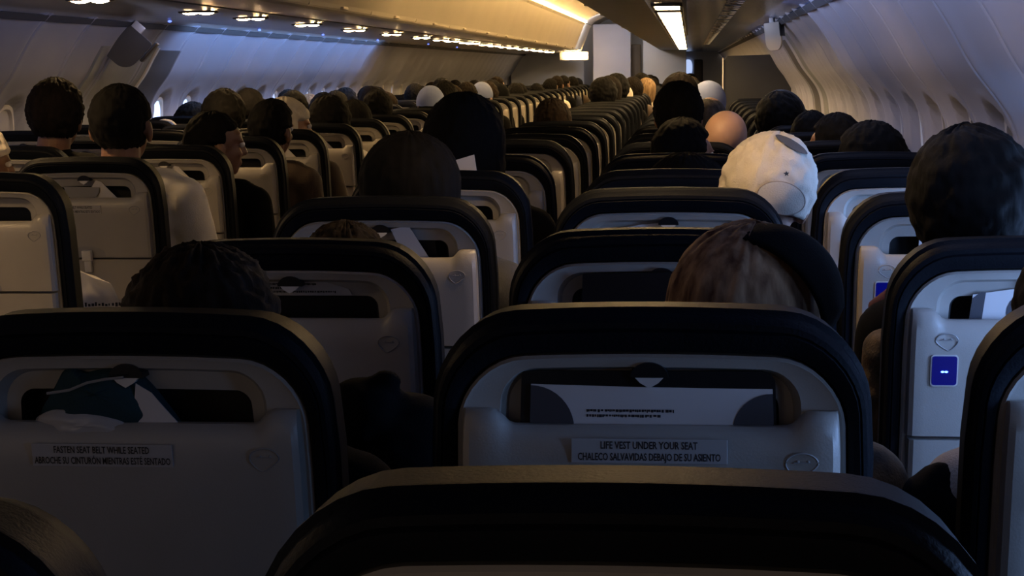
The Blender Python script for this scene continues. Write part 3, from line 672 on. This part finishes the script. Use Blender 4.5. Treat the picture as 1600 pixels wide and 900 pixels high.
# ================================================================== PEOPLE
def body_geo(lean, yaw, nod, hx=0.0, arm='lap'):
    """seated figure; returns geometry of skin, shirt, trousers and the head matrix"""
    def b(p, s=1):
        x, y, z = p; k = max(0, z - .55) / .65; return (x + lean * k ** 1.2, y, z)
    body = G(); C = Vector(b((0, .275, 1.175))); C.x += 0
    H = Matrix.Translation(C) @ Matrix.Rotation(-yaw, 4, 'Z') @ Matrix.Rotation(-nod, 4, 'X') @ Matrix.Rotation(lean * 1.2, 4, 'Y')
    M3 = H.to_3x3()
    def h(p): return tuple(H @ Vector(p))
    hd = body
    hd.ell(h((0, -.012, .022)), (.074, .090, .085), M3, 24, 16)
    hd.ell(h((0, .030, -.035)), (.060, .062, .080), M3, 20, 14)
    hd.ell(h((0, .052, -.088)), (.036, .034, .026), M3)
    hd.ell(h((0, .050, .030)), (.055, .045, .030), M3)
    hd.cap(h((0, .090, .010)), h((0, .108, -.032)), .008, .012); hd.ell(h((0, .098, -.036)), (.017, .011, .009), M3)
    hd.ell(h((0, .089, -.062)), (.023, .009, .005), M3); hd.ell(h((0, .088, -.071)), (.020, .009, .006), M3)
    for s in (-1, 1):
        hd.ell(h((s * .034, .070, -.028)), (.020, .018, .018), M3); hd.ell(h((s * .028, .082, .016)), (.022, .012, .008), M3)
        hd.ell(h((s * .079, -.004, -.018)), (.010, .019, .032), M3 @ Matrix.Rotation(s * .35, 3, 'Z'))
    hd.cap(b((0, .262, 1.00)), tuple(C + Vector((0, -.012, -.045))), .058, .052)
    tors = [((0, .315, .53), (.155, .110, .10)), ((0, .295, .66), (.140, .100, .13)), ((0, .280, .80), (.158, .108, .14)), ((0, .268, .92), (.170, .100, .10))]
    for c_, r_ in tors: body.ell(b(c_), r_, None, 20, 12)
    sh = G()
    for c_, r_ in tors[1:]: sh.ell(b(c_), tuple(q + .014 for q in r_), None, 20, 12)
    sh.ell(b((0, .315, .56)), (.168, .125, .10), None, 20, 12)
    body.cap(b((-.10, .262, .99)), b((.10, .262, .99)), .060, .060); sh.cap(b((-.12, .262, .985)), b((.12, .262, .985)), .072, .072); 
    sh.ell(b((0, .262, 1.035)), (.076, .068, .056))
    tr = G(); hips = ((0, .32, .53), (.172, .13, .095)); tr.ell(*hips)
    for s in (-1, 1):
        S = b((s * .175, .262, .965)); E_ = (s * .225 + lean * .3, .33, .73); Wr = (s * .125 + lean * .1, .53, .645)
        if arm == 'cheek' and s < 0:
            E_ = (s * .20 + lean * .5, .40, .79); Wr = tuple(Vector(h((-.062, .055, -.150))))
        if arm == 'wide': E_ = (s * .262 + lean * .6, .30, .74)
        body.cap(S, E_, .050, .040); body.cap(E_, Wr, .040, .027); sh.cap(S, E_, .066, .056); sh.cap(E_, tuple(Vector(E_).lerp(Vector(Wr), .86)), .055, .042)
        d = (Vector(Wr) - Vector(E_)).normalized()
        if arm == 'cheek' and s < 0: up = Vector((0, .25, 1)).normalized(); side = Vector((1, 0, 0))
        else: up = Vector((-s * .15, 1, -.12)).normalized(); side = Vector((1, 0, 0))
        W_ = Vector(Wr); body.ell(tuple(W_ + up * .045), (.036, .045, .016) if arm != 'cheek' or s > 0 else (.036, .016, .045), None, 14, 10)
        nrm = up.cross(side).normalized()
        for k, (ox, ln) in enumerate(((-.027, .062), (-.009, .072), (.009, .068), (.027, .052))):
            p0 = W_ + up * .075 + side * ox * s; p1 = p0 + up * ln * .5 - Vector((0, 0, .004)); p2 = p1 + up * ln * .38 - Vector((0, 0, .018)) * (1 if not (arm == 'cheek' and s < 0) else -.2)
            body.cap(p0, p1, .0092, .0085, 10); body.cap(p1, p2, .0085, .0072, 10)
        t0 = W_ + up * .030 - side * s * .026; t1 = t0 + up * .030 - side * s * .026; t2 = t1 + up * .026 - side * s * .004; body.cap(t0, t1, .012, .010, 10); body.cap(t1, t2, .010, .0085, 10)
        hp = (s * .09, .33, .54); kn = (s * .115, .70, .565); an = (s * .12, .76, .11)
        body.cap(hp, kn, .078, .055); body.cap(kn, an, .052, .036); body.cap((s * .12, .75, .055), (s * .13, .86, .035), .040, .030)
        tr.cap(hp, kn, .090, .066); tr.cap(kn, an, .064, .052)
    return body, sh, tr, H
def hair_geo(kind, H, seed=0):
    g = G(); N, Rg = 96, 56; v = []; f_ = []
    par = {'short': (.085, .104, .101, .0045), 'curly': (.092, .108, .106, .005), 'afro': (.104, .120, .112, .006), 'long': (.092, .112, .108, .004), 'bob': (.096, .112, .108, .004), 'bald': (.0765, .0925, .088, 0), 'hood': (.102, .120, .118, .004), 'knit': (.094, .112, .115, .0055)}[kind]
    for i in range(Rg + 1):
        th = PI * i / Rg
        for j in range(N):
            ph = 2 * PI * j / N; x, y, z = math.sin(th) * math.cos(ph), math.sin(th) * math.sin(ph), math.cos(th)
            face = sm(.20, .42, y) * (1 - sm(.30, .52, z))
            low = sm(-.80, -.93, z) if kind in ('short', 'curly', 'afro', 'bald') else 0
            if kind == 'knit': face = max(sm(.2, .4, y) * (1 - sm(.05, .2, z)), 1 - sm(-.60, -.50, z)); low = 0
            ear = sm(.80, .9, abs(x)) * sm(-.6, -.4, z) * (1 - sm(-.08, .06, z)) * (1 - sm(.3, .5, abs(y - .0))) if kind in ('short',) else 0
            k = 1 - .30 * max(face, low) - .12 * ear * (1 - face)
            nz = noise.noise(Vector((ph * (9 if kind in ('long', 'bob', 'hood') else 4) * (1 if kind != 'curly' else 2), z * (1.5 if kind in ('long', 'bob') else 5), seed))) + .6 * noise.noise(Vector((x * 14, y * 14, z * 6 + seed)))
            if kind == 'curly': nz += .8 * noise.noise(Vector((x * 22, y * 22, z * 22 + seed)))
            R0 = par[3] * nz
            p = Vector(((par[0] + R0) * x, (par[1] + R0) * y, (par[2] + R0) * z)) * k + Vector((0, -.012, .018))
            if kind in ('long', 'bob', 'hood') and z < .1:
                w = sm(.15, -.9, z) ; back = 1 - sm(.05, .45, y)
                p.z -= w * back * {'long': .17, 'bob': .055, 'hood': .09}[kind]
                fl_ = {'long': .35, 'bob': .12, 'hood': .55}[kind]
                if z < -.2: s0 = max(.35, math.sin(th)); k2 = (1 + fl_ * w * .3) * (min(1.0, .80 / s0) if s0 < .80 else 1); p.x *= 1 + (k2 - 1) * back; p.y = (p.y) * (1 + (k2 - 1) * back * .6)
            v.append(H @ p)
    for i in range(Rg):
        for j in range(N): a = i * N + j; b_ = i * N + (j + 1) % N; f_.append((a, b_, b_ + N, a + N))
    g.add(v, f_); return g
def cap_geo(H, brim=1):
    g = G(); N, Rg = 48, 18; rings = []
    for i in range(1, Rg + 1):
        th = PI * .56 * i / Rg; rings.append([tuple(H @ Vector(((.094) * math.sin(th) * math.cos(p), .112 * math.sin(th) * math.sin(p) - .012, .112 * math.cos(th) + .022 + .003 * noise.noise(Vector((math.cos(p) * 4, math.sin(p) * 4, i * .3)))))) for p in [2 * PI * j / N for j in range(N)]])
    inn = [tuple(H @ Vector((.086 * math.sin(t_) * math.cos(p), .104 * math.sin(t_) * math.sin(p) - .012, .10 * math.cos(t_) + .022))) for t_ in (PI * .56,) for p in [2 * PI * j / N for j in range(N)]]
    loft(rings + [inn], g, True, False)
    if brim:
        P = [(.075 * math.cos(t), brim * (.085 + .075 * math.sin(t))) for t in [PI * i / 12 for i in range(13)]]
        g.add([tuple(H @ Vector((x, y, .012 - .0 - abs(y) * .12 - x * x * 2))) for x, y in P] + [tuple(H @ Vector((x, y, .017 - abs(y) * .12 - x * x * 2))) for x, y in P], [tuple(range(13)), tuple(range(13, 26))] + [(i, (i + 1) % 13, (i + 1) % 13 + 13, i + 13) for i in range(13)])
    return g
FARCACHE = {}
def person(c, r, x, zt, hair, hc, shirt, label, yaw=0.0, nod=0.0, skin='tan', arm='lap', near=True, group=None, lean=None, seed=0, wide=1.0, rootx=None):
    Y = seat_row_y(r); base = {'short': 1.296, 'curly': 1.302, 'afro': 1.312, 'long': 1.302, 'bob': 1.302, 'bald': 1.287, 'hood': 1.312, 'knit': 1.312, 'cap': 1.312}[hair]
    S_ = max(.86, min(1.06, zt / base)); off = zt - base * S_
    if near:
        if lean is None: lean = max(-.16, min(.16, x - XC[c]))
        body, sh, tr, H = body_geo(lean, yaw, nod, arm=arm); vx = .008
        key = None
    else:
        key = (round(yaw, 1), hair, arm); lean = 0
    if key and key in FARCACHE: md = FARCACHE[key]
    else:
        if key: body, sh, tr, H = body_geo(0, yaw, nod, arm=arm); vx = .013
        md = dict(body=body.remesh('body', SKIN['tan'], vx * .85, 3), shirt=sh.remesh('shirt', CL['black'], vx * 1.3, 4), trousers=tr.remesh('trousers', CL['denim'], vx * 1.4, 3), H=H)
        if hair == 'cap': g = hair_geo('short', H, seed)
        else: g = hair_geo(hair, H, seed)
        me = bpy.data.meshes.new('hair'); me.from_pydata(g.v, [], g.f); me.materials.append(HAIR['black']); finish(me, 0); me.polygons.foreach_set('use_smooth', [True] * len(me.polygons)); md['hair'] = me
        if hair == 'cap': md['cap'] = cap_geo(H, -1 if seed == 7 else 1)
        g = G()
        md['eyes'] = [tuple(H @ Vector((s * .031, .086, .003))) for s in (-1, 1)]
        if md.get('cap'):
            gg = md['cap']; me = bpy.data.meshes.new('cap'); me.from_pydata(gg.v, [], gg.f); me.materials.append(CL['wcap']); finish(me, 50); md['cap'] = me
        if key: FARCACHE[key] = md
    o = thing('person', label, 'person', (XC[c] if near and abs(lean) > 0 else x, Y, off), group)
    if near and abs(x - XC[c]) > .16: o.location.x = x - lean * 1.0
    if rootx is not None: o.location.x = rootx
    o.scale = (S_ * wide, S_, S_)
    def part(name, me, m):
        q = link(name, me, o); q.material_slots[0].link = 'OBJECT'; q.material_slots[0].material = m; return q
    part('body', md['body'], SKIN[skin]); part('shirt', md['shirt'], CL[shirt]); 
    if near or r < 14: part('trousers', md['trousers'], CL['denim'])
    if hair == 'knit': part('cap', md['hair'], CL[hc] if hc in CL else HAIR['black'])
    elif hair == 'hood': part('hood', md['hair'], CL['black'])
    elif hair == 'bald' and hc == 'skin': pass
    else: part('hair', md['hair'], HAIR[hc if hc in HAIR else 'black'])
    if 'cap' in md: part('cap', md['cap'], CL[hc] if hc in CL else CL['wcap'])
    if near:
        for e in md['eyes']:
            g = G(); g.ell((0, 0, 0), (.012, .010, .012), seg=12, rings=8); g.obj('eye', EYE, o, 60, e)
    return o, md
P_ = person
P_('D', 2, -.563, 1.168, 'curly', 'brown', 'black', 'brown curly-haired passenger showing just above the FASTEN SEAT BELT seat', seed=1, yaw=.1, wide=1.1)
wom, wmd = P_('E', 2, .080, 1.190, 'long', 'auburn', 'camo', 'woman with auburn hair and a dark scarf over her crown', seed=2, yaw=.25, wide=1.04, lean=.11)
P_('D', 3, -.538, 1.128, 'curly', 'brown', 'grey', 'brown-haired passenger barely showing above the printed-label seat', seed=3)
P_('D', 4, -.564, 1.240, 'bob', 'black', 'grey', 'dark bob-haired passenger centred above the seat with the leaning white paper', seed=4, wide=1.12)
P_('D', 5, -.530, 1.309, 'hood', 'black', 'black', 'tall passenger in a black hood beside the pale tilted paper', seed=5, lean=.03)
e4, e4md = P_('E', 4, .155, 1.237, 'knit', 'cap', 'navy', 'passenger in a cream cap leaning between two seats', seed=6, nod=.15, wide=1.08, lean=.18)
P_('F', 3, .418, 1.277, 'afro', 'black', 'black', 'passenger with very large black hair beside the blue-lit seats', seed=7, lean=-.14, rootx=.56, wide=.97)
P_('F', 2, .402, 1.174, 'short', 'black', 'beige', 'passenger with a beige sleeve, hand to cheek, cut by the frame edge', seed=8, arm='cheek', nod=.2, lean=-.08, wide=.92, rootx=.495)
P_('F', 6, .503, 1.214, 'afro', 'black', 'black', 'round black-haired passenger under the side windows, turned slightly away', seed=9, yaw=-.5)
P_('E', 5, -.010, 1.160, 'hood', 'black', 'black', 'black-clad passenger hunched low just before the cream cap', seed=10, arm='wide', wide=1.2)
P_('E', 6, -.014, 1.223, 'short', 'black', 'maroon', 'black-haired passenger turning to show an ear beside the bald head', seed=11, yaw=.7)
P_('E', 7, .128, 1.226, 'bald', 'skin', 'grey', 'bald passenger whose bare head catches amber light', seed=12, skin='pale', yaw=.3, lean=.15)
P_('E', 8, -.042, 1.316, 'curly', 'black', 'yellow', 'tall black-haired passenger with a yellow collar by the aisle', seed=13)
P_('D', 10, -.629, 1.233, 'curly', 'brown', 'brown', 'brown-haired passenger with a brown scarf alone by the aisle', seed=14)
P_('C', 6, -1.704, 1.334, 'short', 'black', 'white', 'tall black-haired passenger in a white shirt across the aisle', seed=15, skin='brown', wide=1.05, lean=.02)
P_('B', 7, -2.148, 1.354, 'curly', 'dark', 'black', 'tall passenger with frizzy dark brown hair beside the white shirt', seed=16, skin='brown')
P_('B', 6, -2.09, 1.229, 'knit', 'cap', 'grey', 'passenger in a cream cap seen in profile at the frame edge', seed=17, yaw=.9, skin='brown')
P_('A', 11, -2.663, 1.132, 'cap', 'cap', 'grey', 'low passenger in a pale cap below the bright oval windows', seed=18)
P_('B', 10, -2.168, 1.295, 'afro', 'black', 'black', 'passenger with round black hair just past the bright oval windows', seed=19)
P_('C', 7, -1.566, 1.237, 'short', 'black', 'black', 'black-haired passenger turning a cheek, one row past the white shirt', seed=20, yaw=1.0, lean=.11, skin='brown')
P_('C', 8, -1.568, 1.265, 'short', 'black', 'brown', 'black-haired passenger in front of the pale crescent of a cap', seed=21, yaw=.3, lean=.12, skin='brown')
c9, c9md = P_('C', 9, -1.690, 1.261, 'knit', 'cap', 'brown', 'passenger in a tall cream cap with a blue face mask', seed=22, yaw=1.0, lean=.0)
P_('B', 11, -2.243, 1.284, 'short', 'black', 'grey', 'black-haired passenger close behind the round black hair', seed=23)
P_('F', 9, .360, 1.268, 'afro', 'black', 'black', 'black-haired passenger before the dark partition with a headphone band', seed=24)
P_('F', 7, .467, 1.213, 'short', 'black', 'black', 'black-haired passenger just past the round black hair by the side windows', seed=25, yaw=-.6)
P_('F', 8, .440, 1.202, 'short', 'black', 'black', 'low black-haired passenger between the headphone wearer and the side windows', seed=26)
P_('E', 9, .084, 1.244, 'bald', 'grey', 'grey', 'passenger with close-cropped greying hair beyond the bald head', seed=27)
P_('E', 10, -.046, 1.343, 'short', 'dark', 'black', 'dark-haired passenger rising behind the yellow-collared one', seed=28)
P_('E', 11, .091, 1.299, 'cap', 'wcap', 'grey', 'passenger in a bluish white cap before the far doorway', seed=29)
P_('D', 16, -.617, 1.308, 'afro', 'black', 'black', 'round black head beside the white closet wall', seed=30, near=False)
P_('D', 18, -.584, 1.330, 'afro', 'black', 'black', 'round black head rising just past the one beside the closet wall', seed=31, near=False)
P_('D', 20, -.50, 1.29, 'curly', 'dark', 'brown', 'dark curly head at the near edge of the galley wall', seed=32, near=False)
P_('D', 22, -.42, 1.27, 'bob', 'fair', 'beige', 'fair-haired head before the galley wall', seed=33, near=False)
# accessories of the near people
g = G(); H = wmd['H']                                  # dark scarf over the crown
N = 40
rings = []
for i in range(15):
    a = -.25 + 1.20 * i / 14
    rings.append([tuple(H @ (Matrix.Rotation(-.70, 3, 'Y') @ Vector(((.100 - .0 * i) * math.sin(PI * j / N - PI / 2) * (1 if True else 1), 0, 0)) * 0 + Vector((0, 0, 0)))) for j in range(N + 1)])
v = []; f_ = []
for i in range(13):
    a = .05 + .62 * i / 12                              # from just above the face over the crown towards the side
    for j in range(N + 1):
        t = PI * (j / N) - PI / 2; d = Vector((math.sin(t), math.cos(t) * math.cos(PI * .5 + a), math.cos(t) * math.sin(PI * .5 + a) + .0))
        rr_ = Vector((.098 + .003 * noise.noise(d * 6), .120, .117)); p = Vector((d.x * rr_.x, d.y * rr_.y - .012, d.z * rr_.z + .018)); 
        if t > .8 : p.z -= (t - .8) * .16; p.x += (t - .8) * .012
        v.append(H @ (Matrix.Rotation(.62, 3, 'Y') @ p))
n = N + 1
for i in range(12):
    for j in range(N): f_.append((i * n + j, i * n + j + 1, (i + 1) * n + j + 1, (i + 1) * n + j))
g = G(); g.add(v, f_); o = g.obj('scarf', CL['black'], wom, 60); md_ = o.modifiers.new('t', 'SOLIDIFY'); md_.thickness = .006; md_.offset = 0
H = e4md['H']                                          # strap panel and stain of the cream cap
g = G(); pts = [(.040 * math.cos(t) , -.118 - .0, .004 + .034 * math.sin(t)) for t in [2 * PI * i / 36 for i in range(36)]]
def on_cap(x, z, out=.003):
    k = 1 - (x / .097) ** 2 - ((z - .018) / .119) ** 2; return H @ Vector((x, -.012 - (.114 + out) * math.sqrt(max(0, k)), z))
g.tube([on_cap(.046 * math.cos(t) + .028, -.010 + .032 * math.sin(t)) for t in [2 * PI * i / 36 for i in range(36)]], .0016, 8, True); g.obj('cap_strap', mat('cap_seam', (.30, .25, .20), .9), e4)
g = G(); EP = [2 * PI * i / 36 for i in range(36)]; g.add([on_cap(.028, -.010, .006)] + [on_cap(.046 * q * math.cos(t) + .028, -.010 + .032 * q * math.sin(t), .0045) for q in (.5, 1) for t in EP], [(0, i + 1, (i + 1) % 36 + 1) for i in range(36)] + [(i + 1, i + 37, (i + 1) % 36 + 37, (i + 1) % 36 + 1) for i in range(36)]); g.obj('cap_panel', CL['cap'], e4, 60)
g = G(); P = [(.024 + .034 * math.cos(t) , .106 + .010 * math.sin(t) - .35 * (.034 * math.cos(t))) for t in [2 * PI * i / 24 for i in range(24)]]
g.add([on_cap(.024, .106, .0045)] + [on_cap(x, z, .0035) for x, z in P], [(0, i + 1, (i + 1) % 24 + 1) for i in range(24)]); g.obj('cap_patch', CL['grey'], e4)
g = G(); P = [(.026 + .006 * math.cos(t) * (1 if k_ % 2 else .45), .040 + .006 * math.sin(t) * (1 if k_ % 2 else .45)) for k_, t in enumerate([2 * PI * i / 10 for i in range(10)])]
g.add([on_cap(x, z, .004) for x, z in P], [tuple(range(10))]); g.obj('cap_mark', INK, e4)
H = c9md['H']; g = G(); g.ell(tuple(H @ Vector((0, .070, -.062))), (.058, .050, .048), H.to_3x3(), 20, 12); g.obj('face_mask', mat('blue_face_mask', (.08, .14, .55), .8), c9)
# headphone band
g = G(); g.tube([(.365 + .096 * math.cos(t), 0, 1.185 + .105 * math.sin(t)) for t in [PI * i / 20 for i in range(21)]], .007, 8); g.ell((.455, 0, 1.165), (.018, .03, .035)); g.ell((.275, 0, 1.165), (.018, .03, .035))
tag(g.obj('headphones', DARKP, smooth=60, loc=(.01, seat_row_y(9) + .32, -.03)), 'dark headphones on the passenger before the dark partition', 'headphones')
# far passengers
FAR = random.Random(11)
done = {('D', 16), ('D', 18), ('D', 20), ('D', 22), ('E', 9), ('E', 10), ('E', 11), ('C', 9), ('B', 10), ('B', 11), ('A', 11)}
CAPS = {('C', 14): 'wcap', ('C', 18): 'wcap'}
hairpick = ['black', 'black', 'black', 'dark', 'black', 'black', 'black', 'dark', 'black', 'brown', 'black', 'dark', 'black', 'fair']
for c in 'ABCDE':
    for r_ in range(10, 36):
        y = seat_row_y(r_)
        if (c, r_) in done or (XC[c] + .12) / y < -.40: continue
        if c == 'D' and r_ < 17: continue
        if c == 'E' and r_ < 12: continue
        if c in 'AB' and r_ > 27: continue
        if (c, r_) not in CAPS and FAR.random() < (.12 if r_ < 24 else .3): continue
        zt = FAR.gauss(1.255, .028) if c not in 'A' else FAR.gauss(1.23, .025)
        hk = FAR.choice(['short', 'curly', 'afro', 'short', 'bob', 'short', 'afro']); hc = FAR.choice(hairpick); sk = FAR.choice(['tan', 'brown', 'pale'])
        ya = FAR.choice([0, 0, 0, .6, -.6])
        if (c, r_) in CAPS: hk = 'cap'; hc = CAPS[(c, r_)]; zt = 1.27; ya = 0
        elif FAR.random() < .06: hk = 'cap'; hc = FAR.choice(['black', 'cap'])
        s_ = FAR.choice(['black', 'navy', 'grey', 'black', 'brown', 'white', 'maroon'])
        word = {'short': 'short-haired', 'curly': 'curly-haired', 'afro': 'round-haired', 'bob': 'bob-haired', 'cap': 'capped'}[hk]
        if y < 15: lab, grp = word + ' passenger, ' + ORD[r_ - seen_first[c]] + ' seat ahead in the ' + COLTXT[c], 'passengers further ahead'
        else: lab, grp = 'distant ' + word + ' passenger near the far bulkhead, ' + COLTXT[c], 'distant ' + word + ' passengers in the ' + COLTXT[c]
        person(c, r_, XC[c] + FAR.uniform(-.06, .06), zt, hk, hc, s_, lab, yaw=ya, skin=sk, near=False, group=grp)
# ================================================================== LOOSE THINGS
def soft(name, label, cat, parts, m, vox=.008, fn_=None, it=6, pos=None):
    g = G()
    for a in parts:
        if a[0] == 'e': g.ell(a[1], a[2])
        else: g.cap(*a[1:])
    me = g.remesh(name, m, vox, it); bm = bmesh.new(); bm.from_mesh(me)
    for q in bm.verts: q.co += q.normal * (.006 * noise.noise(q.co * 14) + .003 * noise.noise(q.co * 45))
    bm.to_mesh(me); bm.free()
    return tag(link(name, me), label, cat)
soft('black_jacket', 'black jacket bundled in the gap beside the LIFE VEST seat', 'jacket', [('e', (-.36, 2.12, .86), (.085, .07, .10)), ('e', (-.41, 2.10, .93), (.055, .05, .05)), ('c', (-.405, 2.10, .945), (-.375, 2.10, .975), .022, .017), ('e', (-.33, 2.14, .78), (.10, .08, .14)), ('c', (-.35, 2.12, .90), (-.27, 2.12, .82), .05, .05), ('c', (-.36, 2.15, .80), (-.30, 2.16, .62), .10, .09)], CL['black'])
soft('black_bag', 'black bag top showing between the LIFE VEST seat and the window seat', 'bag', [('e', (.270, 1.92, .855), (.062, .05, .055)), ('e', (.27, 1.92, .78), (.070, .06, .12)), ('e', (.278, 1.92, .893), (.026, .03, .030)), ('c', (.27, 1.95, .74), (.26, 1.98, .66), .06, .06)], CL['black'])
soft('red_pouch', 'dark red pouch hanging beside the blue-lit window seat', 'pouch', [('c', (.300, 2.72, .985), (.305, 2.72, .92), .022, .030), ('e', (.312, 2.72, .95), (.034, .025, .07)), ('c', (.305, 2.74, .90), (.29, 2.76, .64), .03, .03)], CL['maroon'])
soft('brown_garment', 'mottled brown garment squeezed between the LIFE VEST seat and the blue-lit seat', 'garment', [('c', (.345, 2.64, .985), (.30, 2.64, .92), .020, .030), ('c', (.305, 2.64, .92), (.315, 2.64, .78), .045, .055), ('c', (.325, 2.64, .86), (.35, 2.66, .64), .06, .05), ('e', (.300, 2.62, .86), (.04, .03, .03)), ('e', (.292, 2.63, .80), (.03, .03, .02))], CL['camo'], .006)
# white paper bag across the aisle
g = G(); v = []; NX, NZ = 14, 14
def pb(i, j, side):
    a, b = i / NX, j / NZ; w = .085 * (1 - .35 * b); x = -1.60 + (a - .5) * 2 * w + .02 * b * 0 - .035 * b; z = .66 + .175 * b * (1 - .25 * a); th = .04 * math.sin(PI * a) * (1 - b * .8) + .002
    return (x, 4.55 - side * th + .008 * noise.noise(Vector((a * 4, b * 4, side))), z)
for side in (1, -1):
    for i in range(NX + 1):
        for j in range(NZ + 1): v.append(pb(i, j, side))
f_ = []; n = NZ + 1; K2 = (NX + 1) * n
for s0 in (0, K2):
    for i in range(NX):
        for j in range(NZ): a = s0 + i * n + j; f_.append((a, a + 1, a + n + 1, a + n))
rim = [(i, 0) for i in range(NX)] + [(NX, j) for j in range(NZ)] + [(i, NZ) for i in range(NX, 0, -1)] + [(0, j) for j in range(NZ, 0, -1)]
for q in range(len(rim)):
    a, b = rim[q], rim[(q + 1) % len(rim)]; f_.append((a[0] * n + a[1], b[0] * n + b[1], K2 + b[0] * n + b[1], K2 + a[0] * n + a[1]))
bag = tag(mesh_obj('paper_bag', v, f_, PAPER, smooth=40), 'crumpled white printed bag across the aisle beside the curly brown head', 'bag')
g = G(); rnd = random.Random(3)
for i in range(12):
    x = -1.645 + i * .0095; h_ = rnd.uniform(.006, .012); g.box(x, x + rnd.uniform(.003, .007), 4.498, 4.4995, .735 + rnd.uniform(-.002, .002), .735 + h_)
g.obj('small_print', INK, bag, 0)
# white paper held above the seat rim below the hooded passenger
g = G(); g.add([(-0.548, 3.965, 1.1), (-0.487, 3.965, 1.1), (-0.497, 3.97, 1.166), (-0.552, 3.97, 1.15), (-0.548, 3.9669999999999996, 1.1), (-0.487, 3.9669999999999996, 1.1), (-0.497, 3.972, 1.166), (-0.552, 3.972, 1.15)], [(0, 1, 2, 3), (7, 6, 5, 4), (0, 1, 5, 4), (1, 2, 6, 5), (2, 3, 7, 6), (3, 0, 4, 7)])
tag(g.obj('white_paper', PAPER, smooth=0), 'white sheet poking above the seat rim beside the black hood', 'paper')
